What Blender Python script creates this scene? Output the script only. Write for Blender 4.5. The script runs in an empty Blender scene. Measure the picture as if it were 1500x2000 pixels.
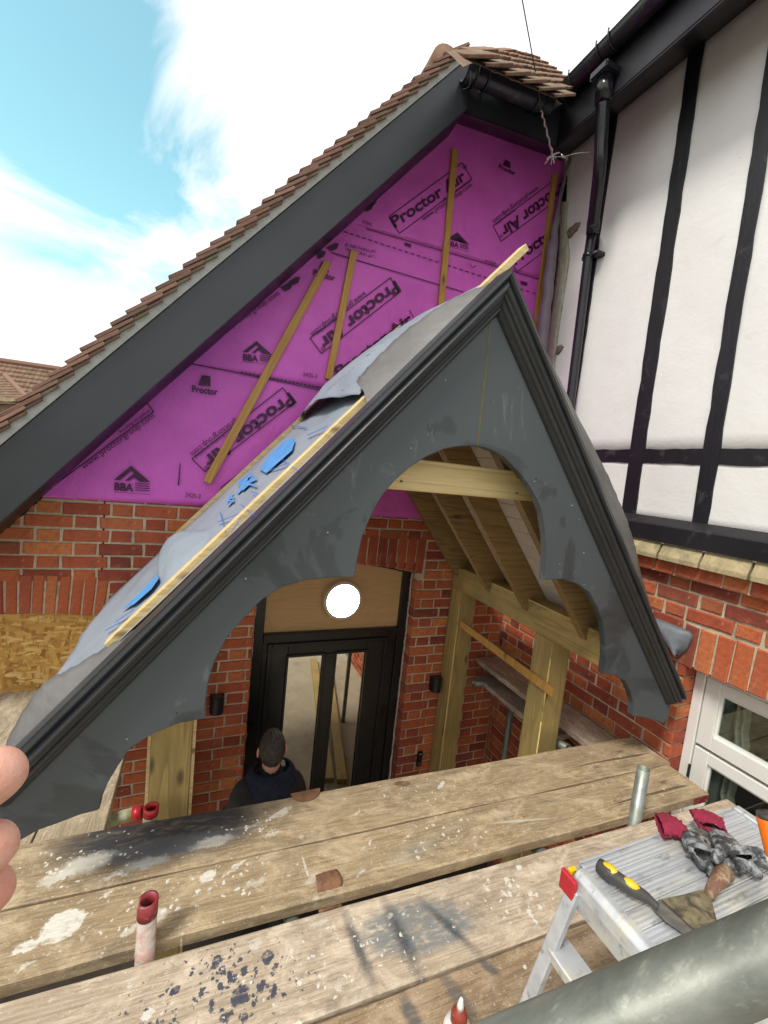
import bpy, bmesh, math, random
from mathutils import Vector, Matrix, Euler
import numpy as np
random.seed(7)
SC = bpy.context.scene
COL = SC.collection
R = math.radians

# ------------------------------------------------------------------ camera
# The photographer's eye is the origin: X along the back wall, Y towards it, Z up. Ground is 3.15 m below.
F = 829.0
YAW, PITCH, ROLL = R(23.07), R(-5.59), R(5.94)
_cy, _sy, _cp, _sp, _cr, _sr = math.cos(YAW), math.sin(YAW), math.cos(PITCH), math.sin(PITCH), math.cos(ROLL), math.sin(ROLL)
FW = Vector((_sy*_cp, _cy*_cp, _sp)); _rt = Vector((_cy, -_sy, 0)); _up = _rt.cross(FW)
RT = _rt*_cr + _up*_sr; UP = _up*_cr - _rt*_sr
cam = bpy.data.cameras.new('camera'); camo = bpy.data.objects.new('camera', cam); COL.objects.link(camo)
cam.sensor_fit = 'HORIZONTAL'; cam.sensor_width = 36; cam.lens = F/1500*36
cam.clip_start = 0.01; cam.clip_end = 3000
camo.matrix_world = Matrix(((RT.x, UP.x, -FW.x, 0), (RT.y, UP.y, -FW.y, 0), (RT.z, UP.z, -FW.z, 0), (0, 0, 0, 1)))
SC.camera = camo

# ------------------------------------------------------------------ sky, sun, exposure
SUN_EL, SUN_AZ = R(55), R(243)      # azimuth from +Y towards +X
W = bpy.data.worlds.new('World'); SC.world = W; W.use_nodes = True
nt = W.node_tree; N = nt.nodes; N.clear()
def wn(t, **k):
    n = N.new(t)
    for a, b in k.items(): setattr(n, a, b)
    return n
out = wn('ShaderNodeOutputWorld'); bgs = wn('ShaderNodeBackground'); bgc = wn('ShaderNodeBackground'); mx = wn('ShaderNodeMixShader')
sky = wn('ShaderNodeTexSky', sky_type='NISHITA', sun_disc=False, sun_elevation=SUN_EL, sun_rotation=SUN_AZ)
hs = wn('ShaderNodeMix', data_type='RGBA', blend_type='MULTIPLY'); hs.inputs[0].default_value = 1
hs.inputs[7].default_value = (1.25, 1.62, 1.15, 1)
nt.links.new(sky.outputs[0], hs.inputs[6]); nt.links.new(hs.outputs[2], bgs.inputs[0]); bgs.inputs[1].default_value = 0.15
tc = wn('ShaderNodeTexCoord'); mp = wn('ShaderNodeMapping'); mp.inputs['Scale'].default_value = (1, 1, 1.7); mp.inputs['Location'].default_value = (0.35, 0.1, 0.2)
n1 = wn('ShaderNodeTexNoise'); n1.inputs['Scale'].default_value = 2.1; n1.inputs['Detail'].default_value = 7; n1.inputs['Roughness'].default_value = 0.6; n1.inputs['Distortion'].default_value = 0.7
nt.links.new(tc.outputs['Generated'], mp.inputs[0]); nt.links.new(mp.outputs[0], n1.inputs['Vector'])
# one gap of blue in the cloud deck, up and to the left
gapdir = (RT*(190-750) - UP*(280-1000) + FW*F).normalized()
dp = wn('ShaderNodeVectorMath', operation='DOT_PRODUCT'); dp.inputs[1].default_value = gapdir
nrm = wn('ShaderNodeVectorMath', operation='NORMALIZE'); nt.links.new(tc.outputs['Generated'], nrm.inputs[0]); nt.links.new(nrm.outputs[0], dp.inputs[0])
gm = wn('ShaderNodeMapRange'); gm.inputs[1].default_value = 0.918; gm.inputs[2].default_value = 1.0; gm.inputs[3].default_value = 0.42; gm.inputs[4].default_value = -0.16
nt.links.new(dp.outputs['Value'], gm.inputs[0])
ad = wn('ShaderNodeMath', operation='ADD'); nt.links.new(n1.outputs[0], ad.inputs[0]); nt.links.new(gm.outputs[0], ad.inputs[1])
cr = wn('ShaderNodeValToRGB'); cr.color_ramp.elements[0].position = 0.40; cr.color_ramp.elements[1].position = 0.57
nt.links.new(ad.outputs[0], cr.inputs[0]); nt.links.new(cr.outputs[0], mx.inputs[0])
n2 = wn('ShaderNodeTexNoise'); n2.inputs['Scale'].default_value = 1.3; n2.inputs['Detail'].default_value = 4
nt.links.new(mp.outputs[0], n2.inputs['Vector'])
cc = wn('ShaderNodeValToRGB'); cc.color_ramp.elements[0].color = (0.86, 0.90, 0.93, 1); cc.color_ramp.elements[0].position = .3; cc.color_ramp.elements[1].color = (1, 1, 1, 1); cc.color_ramp.elements[1].position = .55
nt.links.new(n2.outputs[0], cc.inputs[0]); nt.links.new(cc.outputs[0], bgc.inputs[0]); bgc.inputs[1].default_value = 0.82
nt.links.new(bgs.outputs[0], mx.inputs[1]); nt.links.new(bgc.outputs[0], mx.inputs[2]); nt.links.new(mx.outputs[0], out.inputs[0])
sl = bpy.data.lights.new('sun', 'SUN'); sl.energy = 2.1; sl.angle = R(15); sl.color = (1, 0.95, 0.88)
so = bpy.data.objects.new('sun', sl); COL.objects.link(so)
sd = Vector((math.sin(SUN_AZ)*math.cos(SUN_EL), math.cos(SUN_AZ)*math.cos(SUN_EL), math.sin(SUN_EL)))
so.rotation_euler = (-sd).to_track_quat('-Z', 'Y').to_euler(); so.location = (0, 0, 20)
SC.view_settings.view_transform = 'Standard'; SC.view_settings.look = 'None'; SC.view_settings.exposure = 0.68; SC.view_settings.gamma = 1
SC.view_settings.use_curve_mapping = False
SC.cycles.max_bounces = 8; SC.cycles.diffuse_bounces = 4; SC.cycles.glossy_bounces = 4; SC.cycles.transparent_max_bounces = 8
SC.cycles.use_denoising = True

# ------------------------------------------------------------------ measuring helpers: sight lines met with real planes
def ray(x, y): return RT*(x-750) - UP*(y-1000) + FW*F
def PY(x, y, d): r = ray(x, y); return r*(d/r.y)
def PX(x, y, d): r = ray(x, y); return r*(d/r.x)
def PZ(x, y, d): r = ray(x, y); return r*(d/r.z)
def PP(x, y, p, n): r = ray(x, y); return r*(Vector(p).dot(n)/r.dot(n))
def PD(x, y, d): r = ray(x, y); return r*(d/F)
def pix(p):
    p = Vector(p); z = p.dot(FW)
    return (750+F*p.dot(RT)/z, 1000-F*p.dot(UP)/z) if z > .01 else (-999, -999)
D = 2.75      # back wall face
XR = 2.34     # right wall face
GZ = -3.15    # ground
ZB = -1.33    # top of scaffold boards

# ------------------------------------------------------------------ object helpers
def tag(o, label=None, cat=None, group=None, kind=None):
    if label: o['label'] = label
    if cat: o['category'] = cat
    if group: o['group'] = group
    if kind: o['kind'] = kind
    return o
def thing(name, label, cat, loc=(0, 0, 0), group=None):
    o = bpy.data.objects.new(name, None); COL.objects.link(o); o.location = loc; o.empty_display_size = .1
    return tag(o, label, cat, group)
def link(name, me, mat, parent=None, smooth=False):
    o = bpy.data.objects.new(name, me); COL.objects.link(o)
    if mat is not None and not me.materials: me.materials.append(mat)
    if smooth:
        me.polygons.foreach_set('use_smooth', [True]*len(me.polygons))
    if parent is not None:
        o.parent = parent
        o.matrix_parent_inverse = Matrix.Translation(-Vector(parent_loc(parent)))
    return o
def parent_loc(p):      # children of children already sit in world coordinates
    return Vector((0, 0, 0)) if p.parent is not None else p.location.copy()
def put(o, parent, m4):
    o.parent = parent; o.matrix_parent_inverse = Matrix.Translation(-parent_loc(parent)); o.matrix_basis = m4
def mesh_from(bm, name='mesh'):
    me = bpy.data.meshes.new(name); bmesh.ops.recalc_face_normals(bm, faces=bm.faces); bm.to_mesh(me); bm.free(); return me
def obj(name, bm, mat, parent=None, smooth=False): return link(name, mesh_from(bm, name), mat, parent, smooth)
def B(): return bmesh.new()
def hexa(bm, p):   # p: 8 points, bottom 0-3, top 4-7
    v = [bm.verts.new(q) for q in p]
    for f in ((0, 1, 2, 3), (4, 7, 6, 5), (0, 4, 5, 1), (1, 5, 6, 2), (2, 6, 7, 3), (3, 7, 4, 0)): bm.faces.new([v[i] for i in f])
    return v
def box(bm, x0, x1, y0, y1, z0, z1):
    return hexa(bm, [(x0, y0, z0), (x1, y0, z0), (x1, y1, z0), (x0, y1, z0), (x0, y0, z1), (x1, y0, z1), (x1, y1, z1), (x0, y1, z1)])
def bev(bm, w, seg=1):
    bmesh.ops.recalc_face_normals(bm, faces=bm.faces)
    bmesh.ops.bevel(bm, geom=[e for e in bm.edges if len(e.link_faces) == 2 and e.calc_face_angle(0) > .3], offset=w, segments=seg, affect='EDGES')
    return bm
def bar(bm, a, b, w, t, up=(0, 0, 1)):  # timber from a to b: w across, t along up
    a, b = Vector(a), Vector(b); d = (b-a).normalized(); s = d.cross(Vector(up)).normalized(); u = s.cross(d).normalized()
    s *= w/2; u *= t/2
    hexa(bm, [a-s-u, a+s-u, b+s-u, b-s-u, a-s+u, a+s+u, b+s+u, b-s+u]); return bm
def tube(bm, pts, r, n=14, cap=True, r2=None):
    pts = [Vector(p) for p in pts]; rings = []
    rs = r if isinstance(r, (list, tuple)) else [r]*len(pts)
    d0 = (pts[1]-pts[0]).normalized(); s = d0.orthogonal().normalized()
    for i, p in enumerate(pts):
        d = ((pts[min(i+1, len(pts)-1)]-pts[max(i-1, 0)])).normalized()
        s = (s - d*s.dot(d)).normalized(); u = d.cross(s)
        rings.append([bm.verts.new(p + (s*math.cos(2*math.pi*k/n)+u*math.sin(2*math.pi*k/n))*rs[i]) for k in range(n)])
    for i in range(len(rings)-1):
        for k in range(n): bm.faces.new((rings[i][k], rings[i][(k+1) % n], rings[i+1][(k+1) % n], rings[i+1][k]))
    if cap: bm.faces.new(rings[0][::-1]); bm.faces.new(rings[-1])
    return bm
def pipe_hollow(bm, a, b, r, wall=.004, n=20):
    a, b = Vector(a), Vector(b); d = (b-a).normalized(); s = d.orthogonal().normalized(); u = d.cross(s)
    def ring(p, rr): return [bm.verts.new(p+(s*math.cos(2*math.pi*k/n)+u*math.sin(2*math.pi*k/n))*rr) for k in range(n)]
    R0, R1, R2, R3 = ring(a, r), ring(b, r), ring(b, r-wall), ring(a, r-wall)
    for A, C in ((R0, R1), (R1, R2), (R2, R3), (R3, R0)):
        for k in range(n): bm.faces.new((A[k], A[(k+1) % n], C[(k+1) % n], C[k]))
    return bm
def prism(bm, poly, d):   # extrude polygon (list of Vectors) by vector d
    d = Vector(d); n = len(poly)
    a = [bm.verts.new(p) for p in poly]; b = [bm.verts.new(Vector(p)+d) for p in poly]
    bm.faces.new(a); bm.faces.new(b[::-1])
    for i in range(n): bm.faces.new((a[i], b[i], b[(i+1) % n], a[(i+1) % n]))
    return bm
def sheet(bm, fn, nu, nv, thick=.0012):
    g = [[bm.verts.new(fn(i/nu, j/nv)) for j in range(nv+1)] for i in range(nu+1)]
    for i in range(nu):
        for j in range(nv): bm.faces.new((g[i][j], g[i+1][j], g[i+1][j+1], g[i][j+1]))
    bmesh.ops.recalc_face_normals(bm, faces=bm.faces)
    bmesh.ops.solidify(bm, geom=bm.faces[:], thickness=thick)
    return bm
def lerp(a, b, t): return Vector(a)*(1-t)+Vector(b)*t
def poly_at(pts, t):  # point along polyline (by index), smooth enough for strips
    s = t*(len(pts)-1); i = min(int(s), len(pts)-2); f = s-i
    p0, p1, p2, p3 = pts[max(i-1, 0)], pts[i], pts[i+1], pts[min(i+2, len(pts)-1)]
    return 0.5*((2*p1)+(p2-p0)*f+(2*p0-5*p1+4*p2-p3)*f*f+(3*p1-p0-3*p2+p3)*f**3)
def wob(x, y, s=1.0, k=0): return math.sin(x*7.3*s+k)*math.cos(y*5.1*s+1.7*k)+.5*math.sin(x*17.1*s+y*13.7*s+k)
def skinned(name, verts, edges, radii, mat, parent=None, sub=2, root=0):
    me = bpy.data.meshes.new(name); me.from_pydata([tuple(v) for v in verts], edges, [])
    o = bpy.data.objects.new(name, me); COL.objects.link(o)
    m = o.modifiers.new('s', 'SKIN'); m.use_smooth_shade = True
    for i, sv in enumerate(me.skin_vertices[0].data):
        r = radii[i]; sv.radius = (r, r) if not isinstance(r, tuple) else r; sv.use_root = (i == root)
    m2 = o.modifiers.new('b', 'SUBSURF'); m2.levels = sub; m2.render_levels = sub
    dg = bpy.context.evaluated_depsgraph_get(); ev = o.evaluated_get(dg); nm = bpy.data.meshes.new_from_object(ev)
    bpy.data.objects.remove(o)
    return link(name, nm, mat, parent, True)

# ------------------------------------------------------------------ materials
class G:
    def __init__(s, name):
        s.m = bpy.data.materials.new(name); s.m.use_nodes = True; s.t = s.m.node_tree; s.n = s.t.nodes; s.l = s.t.links
        s.p = s.n['Principled BSDF']; s.tc = s.n.new('ShaderNodeTexCoord'); s.o = s.n['Material Output']
    def N(s, t, **k):
        n = s.n.new(t)
        for a, b in k.items(): setattr(n, a, b)
        return n
    def L(s, a, b): s.l.new(a, b)
    def vec(s, scale=(1, 1, 1), rot=(0, 0, 0), loc=(0, 0, 0), src=None):
        m = s.N('ShaderNodeMapping'); m.inputs['Scale'].default_value = scale; m.inputs['Rotation'].default_value = rot; m.inputs['Location'].default_value = loc
        s.L(src or s.tc.outputs['Object'], m.inputs[0]); return m.outputs[0]
    def noise(s, scale, vec=None, detail=4, rough=.5, dist=0):
        n = s.N('ShaderNodeTexNoise'); n.inputs['Scale'].default_value = scale; n.inputs['Detail'].default_value = detail; n.inputs['Roughness'].default_value = rough; n.inputs['Distortion'].default_value = dist
        s.L(vec or s.tc.outputs['Object'], n.inputs['Vector']); return n.outputs[0]
    def vor(s, scale, vec=None, feature='F1', out='Distance', rnd=1):
        n = s.N('ShaderNodeTexVoronoi', feature=feature); n.inputs['Scale'].default_value = scale; n.inputs['Randomness'].default_value = rnd
        s.L(vec or s.tc.outputs['Object'], n.inputs['Vector']); return n.outputs[out]
    def ramp(s, f, stops, interp='LINEAR'):
        r = s.N('ShaderNodeValToRGB'); e = r.color_ramp.elements; r.color_ramp.interpolation = interp
        while len(e) < len(stops): e.new(.5)
        for i, (p, c) in enumerate(stops):
            e[i].position = p; e[i].color = (c, c, c, 1) if isinstance(c, (int, float)) else (*c, 1)
        s.L(f, r.inputs[0]); return r.outputs[0]
    def mix(s, f, a, b, mode='MIX'):
        m = s.N('ShaderNodeMix', data_type='RGBA', blend_type=mode)
        for i, v in ((0, f), (6, a), (7, b)):
            if isinstance(v, (int, float)): m.inputs[i].default_value = v if i == 0 else (v, v, v, 1)
            elif isinstance(v, tuple): m.inputs[i].default_value = (*v, 1)
            else: s.L(v, m.inputs[i])
        return m.outputs[2]
    def math(s, op, a, b=None, clamp=False):
        m = s.N('ShaderNodeMath', operation=op, use_clamp=clamp)
        for i, v in enumerate((a, b)):
            if v is None: continue
            if isinstance(v, (int, float)): m.inputs[i].default_value = v
            else: s.L(v, m.inputs[i])
        return m.outputs[0]
    def rnd(s):
        a = s.N('ShaderNodeObjectInfo').outputs['Random']; b = s.N('ShaderNodeNewGeometry').outputs['Random Per Island']
        return s.math('FRACT', s.math('ADD', a, b))
    def col(s, c):
        if isinstance(c, tuple): s.p.inputs['Base Color'].default_value = (*c, 1)
        else: s.L(c, s.p.inputs['Base Color'])
    def rough(s, v):
        if isinstance(v, (int, float)): s.p.inputs['Roughness'].default_value = v
        else: s.L(v, s.p.inputs['Roughness'])
    def bump(s, h, strength=.3, dist=.01, prev=None):
        b = s.N('ShaderNodeBump'); b.inputs['Strength'].default_value = strength; b.inputs['Distance'].default_value = dist
        s.L(h, b.inputs['Height'])
        if prev is not None: s.L(prev, b.inputs['Normal'])
        s.L(b.outputs[0], s.p.inputs['Normal']); return b.outputs[0]
def simple(name, c, rough=.6, var=.15, scale=12, bump=.15, bscale=60, metal=0, stretch=(1, 1, 1), bd=.003, dirt=None, dirts=(.55, .7), dscale=3, spec=None):
    g = G(name); v = g.vec(stretch)
    lo = tuple(x*(1-var) for x in c); hi = tuple(min(1, x*(1+var)) for x in c)
    cl = g.ramp(g.noise(scale, v, 5, .6), [(.3, lo), (.7, hi)])
    if dirt: cl = g.mix(g.ramp(g.noise(dscale, None, 6, .65, .5), [(dirts[0], 0), (dirts[1], 1)]), cl, dirt)
    g.col(cl); g.rough(g.ramp(g.noise(scale*.7, v, 3), [(.3, max(0, rough-.1)), (.7, min(1, rough+.1))])); g.p.inputs['Metallic'].default_value = metal
    if spec is not None: g.p.inputs['Specular IOR Level'].default_value = spec
    if bump: g.bump(g.noise(bscale, v, 5, .6), bump, bd)
    return g.m
def wood(name, a, b, c, axis=0, gs=14, rough=.65, knots=True, green=None, bump=.25):
    """softwood with grain running along the given object axis"""
    g = G(name); st = [1, 1, 1]; st[axis] = .06
    oi = g.N('ShaderNodeObjectInfo'); cb = g.N('ShaderNodeCombineXYZ')
    rr = g.math('MULTIPLY', oi.outputs['Random'], 13.0); [g.L(rr, cb.inputs[i]) for i in range(3)]
    va = g.N('ShaderNodeVectorMath', operation='ADD'); g.L(g.tc.outputs['Object'], va.inputs[0]); g.L(cb.outputs[0], va.inputs[1])
    base = va.outputs[0]
    v = g.vec(tuple(st), src=base)
    big = g.noise(gs, v, 2, .4, .8)
    rings = g.math('FRACT', g.math('MULTIPLY', big, 7))
    fine = g.noise(gs*14, v, 3, .6)
    cl = g.ramp(rings, [(0, a), (.55, b), (.9, c), (1, a)])
    cl = g.mix(.35, cl, g.ramp(fine, [(.3, c), (.7, a)]))
    if green is not None:
        cl = g.mix(g.ramp(g.noise(3.5, base, 5, .6), [(.42, 0), (.68, .75)]), cl, green)
    if knots:
        kv = [3.0, 9, 9]; st2 = [9.0]*3; st2[axis] = 3.2
        d = g.vor(1, g.vec(tuple(st2), src=base))
        cl = g.mix(g.ramp(d, [(.06, .9), (.16, 0)]), cl, tuple(x*.4 for x in c))
    g.col(cl); g.rough(rough)
    g.bump(g.math('ADD', fine, g.math('MULTIPLY', rings, .4)), bump, .002)
    return g.m

def brick_mat(name, wet=1.0):
    g = G(name); r = g.rnd()
    base = g.ramp(r, [(0, (.17, .035, .020)), (.18, (.29, .050, .024)), (.42, (.42, .09, .032)), (.62, (.52, .14, .042)), (.8, (.36, .08, .038)), (.90, (.62, .21, .06)), (1, (.20, .045, .03))])
    nz = g.noise(38, None, 6, .65)
    base = g.mix(g.ramp(nz, [(.40, .0), (.72, .6)]), base, (.19, .04, .024))
    base = g.mix(g.ramp(g.noise(14, None, 4, .6), [(.5, 0), (.75, .45)]), base, (.52, .13, .045))
    base = g.mix(g.ramp(g.noise(26, None, 7, .7, .4), [(.62, 0), (.74, .55)]), base, (.52, .36, .27))
    base = g.mix(g.ramp(g.noise(120, None, 3, .6), [(.68, 0), (.76, .6)]), base, (.08, .03, .02))
    base = g.mix(g.ramp(g.noise(9, None, 8, .75, .3), [(.56, 0), (.68, .35)]), base, (.42, .30, .22))
    base = g.mix(g.ramp(g.noise(17, g.vec((1, 1, 1), loc=(4, 2, 1)), 8, .78, .3), [(.55, 0), (.66, .5)]), base, (.12, .045, .03))
    g.col(base); g.rough(.82)
    g.bump(g.math('ADD', g.noise(90, None, 6, .65), g.math('MULTIPLY', g.noise(22, None, 3), 1.5)), .55, .004)
    return g.m
M_brick = brick_mat('brick_red')
M_mortar = simple('mortar', (.50, .42, .29), .95, .22, 30, .6, 120, bd=.004, dirt=(.27, .23, .16), dscale=6)
M_mortar_pale = simple('mortar_verge', (.36, .36, .33), .9, .15, 20, .5, 100, bd=.004)
def paint_dark(name, c, scuff, rough=.5):
    g = G(name)
    n = g.noise(2.6, None, 6, .62, .6); base = g.ramp(n, [(.36, tuple(x*.72 for x in c)), (.47, c), (.49, tuple(x*1.35 for x in c)), (.75, tuple(x*1.5 for x in c))])
    sc = g.noise(7, g.vec((1, 1, .45), (0, .5, 0)), 8, .75, 1.2)
    base = g.mix(g.ramp(sc, [(.60, 0), (.72, scuff)]), base, (.22, .24, .25))
    fl = g.vor(16, g.vec((1, 1, 1)))
    base = g.mix(g.ramp(fl, [(.025, .8), (.04, 0)]), base, (.5, .5, .48))
    g.col(base); g.rough(g.ramp(n, [(.4, rough-.08), (.6, rough+.12)]))
    g.bump(g.noise(9, g.vec((1, 1, .2)), 5, .6, .5), .12, .004); return g.m
M_gable = paint_dark('gable_grey_paint', (.045, .054, .058), .55, .5)
M_barge = simple('barge_grey_paint', (.024, .028, .032), .42, .12, 2.5, .06, 12)
M_mould = simple('moulding_grey_paint', (.026, .029, .032), .36, .15, 8, .08, 40)
M_black = simple('black_paint', (.007, .007, .010), .42, .3, 6, .25, 40, bd=.003)
M_blacktim = simple('black_timber_paint', (.009, .009, .011), .5, .4, 5, .5, 28, bd=.005, stretch=(1, 1, .4), dirt=(.045, .045, .05), dirts=(.58, .72), dscale=9)
M_pipe = simple('black_plastic_pipe', (.012, .013, .016), .22, .2, 8, .03, 30)
M_gutter = simple('black_plastic_gutter', (.016, .019, .026), .33, .2, 8, .05, 30, dirt=(.10, .10, .09), dirts=(.6, .75), dscale=12)
def render_mat():
    g = G('white_painted_render')
    c = g.ramp(g.noise(1.6, None, 5, .6), [(.3, (.72, .715, .675)), (.7, (.80, .80, .765))])
    c = g.mix(g.ramp(g.noise(11, None, 7, .7, .5), [(.60, 0), (.74, .3)]), c, (.52, .47, .38))
    c = g.mix(g.ramp(g.vor(5.5, g.vec((1, 1, 1))), [(.02, .7), (.035, 0)]), c, (.4, .33, .25))
    g.col(c); g.rough(.75)
    g.bump(g.math('ADD', g.noise(9, None, 4, .5), g.math('MULTIPLY', g.noise(60, None, 4), .3)), .32, .01); return g.m
M_render = render_mat()
M_renderedge = simple('broken_render_edge', (.40, .39, .31), .9, .2, 25, .8, 50, bd=.008, dirt=(.30, .26, .18), dscale=14)
M_filler = simple('raw_mortar_filler', (.23, .17, .115), .95, .3, 40, .9, 60, bd=.01)
def membrane_mat(name, c, c2, bs=.35):
    g = G(name)
    b = g.ramp(g.noise(3.0, g.vec((1, 1, 1.4)), 6, .6, .4), [(.32, c2), (.6, c)])
    b = g.mix(g.ramp(g.noise(160, None, 2), [(.4, 0), (.7, .18)]), b, tuple(min(1, x*1.25) for x in c))
    g.col(b); g.rough(.52)
    g.bump(g.math('ADD', g.noise(4.5, g.vec((1, 1, .6), (0, .5, 0)), 5, .55, 1.3), g.math('MULTIPLY', g.noise(90, None, 2), .08)), bs, .02); return g.m
M_purple = membrane_mat('purple_breather_membrane', (.64, .11, .54), (.55, .085, .46), .6)
M_ink = simple('dark_printing_ink', (.055, .006, .05), .6, .2, 60, 0)
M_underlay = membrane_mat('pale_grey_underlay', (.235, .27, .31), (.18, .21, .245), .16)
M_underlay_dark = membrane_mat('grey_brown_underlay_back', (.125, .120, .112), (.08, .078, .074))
M_flap = membrane_mat('slate_grey_flap', (.12, .135, .15), (.09, .10, .115))
M_blueink = simple('blue_printing_ink', (.02, .10, .42), .5, .1, 30, 0)
M_bluetape = simple('blue_tape', (.07, .28, .60), .4, .2, 9, .2, 30)
M_roll = membrane_mat('mauve_grey_felt', (.21, .175, .20), (.15, .125, .15))
M_batten = wood('yellow_batten', (.52, .30, .075), (.46, .245, .055), (.36, .17, .035), 2, 20, .6)
M_newwood = wood('pale_new_pine', (.78, .63, .33), (.72, .56, .26), (.52, .36, .14), 0, 9, .6)
M_newwood_y = wood('pale_new_batten', (.64, .52, .27), (.57, .43, .19), (.44, .30, .11), 0, 18, .6)
M_treated = wood('green_treated_pine', (.46, .335, .12), (.37, .26, .09), (.24, .16, .055), 2, 10, .65, True, (.24, .20, .07))
M_treated_y = wood('green_treated_plate', (.48, .35, .125), (.38, .265, .09), (.25, .165, .055), 1, 10, .65, True, (.20, .175, .055))
M_rafter = wood('brown_treated_rafter', (.33, .21, .08), (.26, .155, .055), (.15, .09, .03), 0, 10, .65, True, (.19, .14, .05))
M_edge_line = simple('pale_edge_line', (.66, .48, .18), .6, .15, 20, .1)
M_soffit = simple('pinkish_white_boards', (.68, .62, .58), .5, .06, 20, .05)
def osb():
    g = G('oriented_strand_board')
    w = g.noise(9, None, 3, .5); va = g.N('ShaderNodeMix', data_type='VECTOR'); va.inputs[0].default_value = .05
    g.L(g.tc.outputs['Object'], va.inputs[4]); nz = g.N('ShaderNodeTexNoise'); nz.inputs['Scale'].default_value = 7; g.L(g.tc.outputs['Object'], nz.inputs['Vector']); g.L(nz.outputs['Color'], va.inputs[5])
    src = va.outputs[1]
    c1 = g.vor(62, g.vec((1, 1, .28), (0, .6, 0), src=src), out='Color'); c2 = g.vor(70, g.vec((.26, 1, 1), (0, .5, 0), src=src), out='Color')
    s1 = g.N('ShaderNodeSeparateColor'); g.L(c1, s1.inputs[0]); s2 = g.N('ShaderNodeSeparateColor'); g.L(c2, s2.inputs[0])
    a = g.ramp(s1.outputs[0], [(0, (.30, .13, .02)), (.5, (.52, .27, .055)), (1, (.66, .40, .11))])
    b = g.ramp(s2.outputs[0], [(0, (.40, .20, .035)), (.6, (.58, .33, .08)), (1, (.72, .50, .18))])
    c = g.mix(g.ramp(s2.outputs[1], [(.45, 0), (.5, 1)]), a, b)
    c = g.mix(g.ramp(g.noise(60, g.vec((1, 1, .3), (0, .7, 0)), 3), [(.58, 0), (.68, .6)]), c, (.22, .10, .02))
    g.col(c); g.rough(.6); g.bump(g.math('ADD', s1.outputs[1], g.noise(60)), .35, .004); return g.m
M_osb = osb()
M_oak = wood('pale_brown_panel', (.50, .31, .135), (.47, .285, .12), (.42, .245, .095), 0, 22, .5, False, None, .03)
M_door = simple('black_door_paint', (.006, .006, .006), .33, .2, 8, .05, 30)
M_whitewin = simple('off_white_window_paint', (.70, .70, .66), .4, .05, 6, .04, 30)
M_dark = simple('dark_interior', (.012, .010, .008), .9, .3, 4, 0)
M_innerreveal = simple('grey_green_inner_reveal', (.16, .18, .15), .8, .15, 8, .2, 20)
M_curtain = simple('pale_net_curtain', (.46, .45, .38), .9, .25, 25, .7, 25, bd=.01)
def glass(name, fac, tint=(.9, .95, .93)):
    g = G(name); gl = g.N('ShaderNodeBsdfGlossy'); gl.inputs['Roughness'].default_value = .015; gl.inputs[0].default_value = (*tint, 1)
    tr = g.N('ShaderNodeBsdfTransparent'); tr.inputs[0].default_value = (.75, .8, .78, 1); m = g.N('ShaderNodeMixShader'); m.inputs[0].default_value = fac
    g.L(tr.outputs[0], m.inputs[1]); g.L(gl.outputs[0], m.inputs[2]); g.L(m.outputs[0], g.o.inputs[0]); return g.m
M_glass = glass('window_glass', .10); M_doorglass = glass('mirrored_door_glass', .62, (.92, .86, .74))
def tile_mat(name, stops, moss=None):
    g = G(name); c = g.ramp(g.rnd(), stops)
    c = g.mix(g.ramp(g.noise(30, None, 6, .65), [(.4, 0), (.75, .55)]), c, (.13, .075, .055))
    if moss: c = g.mix(g.ramp(g.noise(9, None, 7, .7), [(.5, 0), (.62, .8)]), c, moss)
    g.col(c); g.rough(.9); g.bump(g.noise(70, None, 5), .5, .004); return g.m
M_tile = tile_mat('clay_roof_tile', [(0, (.17, .09, .06)), (.4, (.24, .13, .09)), (.7, (.15, .09, .065)), (1, (.29, .165, .115))])
M_tilemoss = tile_mat('weathered_mossy_tile', [(0, (.16, .085, .05)), (.5, (.21, .11, .07)), (1, (.13, .075, .05))], (.20, .18, .10))
M_galv = simple('galvanised_scaffold_tube', (.25, .275, .26), .5, .22, 18, .3, 60, metal=.55, stretch=(1, 1, 1), dirt=(.22, .24, .19), dirts=(.45, .62), dscale=11)
def rail_mat():
    g = G('dull_galvanised_rail'); v = g.vec((.25, 1, 1))
    c = g.ramp(g.noise(30, v, 6, .65), [(.3, (.10, .108, .09)), (.5, (.155, .165, .138)), (.72, (.23, .235, .20))])
    c = g.mix(g.ramp(g.noise(18, g.vec((.5, 1, 1)), 7, .75, .8), [(.58, 0), (.70, .55)]), c, (.07, .08, .065))
    c = g.mix(g.ramp(g.noise(70, g.vec((.12, 1, 1)), 5, .7), [(.56, 0), (.70, .65)]), c, (.34, .35, .28))
    c = g.mix(g.ramp(g.noise(7, None, 4, .6), [(.70, 0), (.74, .6)]), c, (.30, .25, .10))
    g.col(c); g.rough(.48); g.p.inputs['Metallic'].default_value = .35; g.bump(g.noise(150, v, 5, .6), .3, .0008); return g.m
M_rail = rail_mat()
M_redtube = simple('red_painted_tube', (.22, .025, .03), .45, .3, 25, .3, 50, dirt=(.36, .20, .17), dirts=(.52, .62), dscale=26)
M_pinktube = simple('dusty_pink_tube', (.40, .24, .20), .7, .25, 30, .5, 60, dirt=(.42, .40, .34), dirts=(.45, .6), dscale=22)
M_redplastic = simple('red_plastic', (.42, .015, .025), .4, .15, 20, .1)
M_yellowmoss = simple('yellow_green_flaking_tube', (.30, .33, .14), .8, .3, 40, .7, 50, dirt=(.45, .44, .36), dirts=(.45, .55), dscale=30)
M_clip = simple('rusty_brown_metal', (.20, .095, .045), .7, .3, 30, .6, 50, dirt=(.10, .05, .03), dscale=20)
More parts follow.
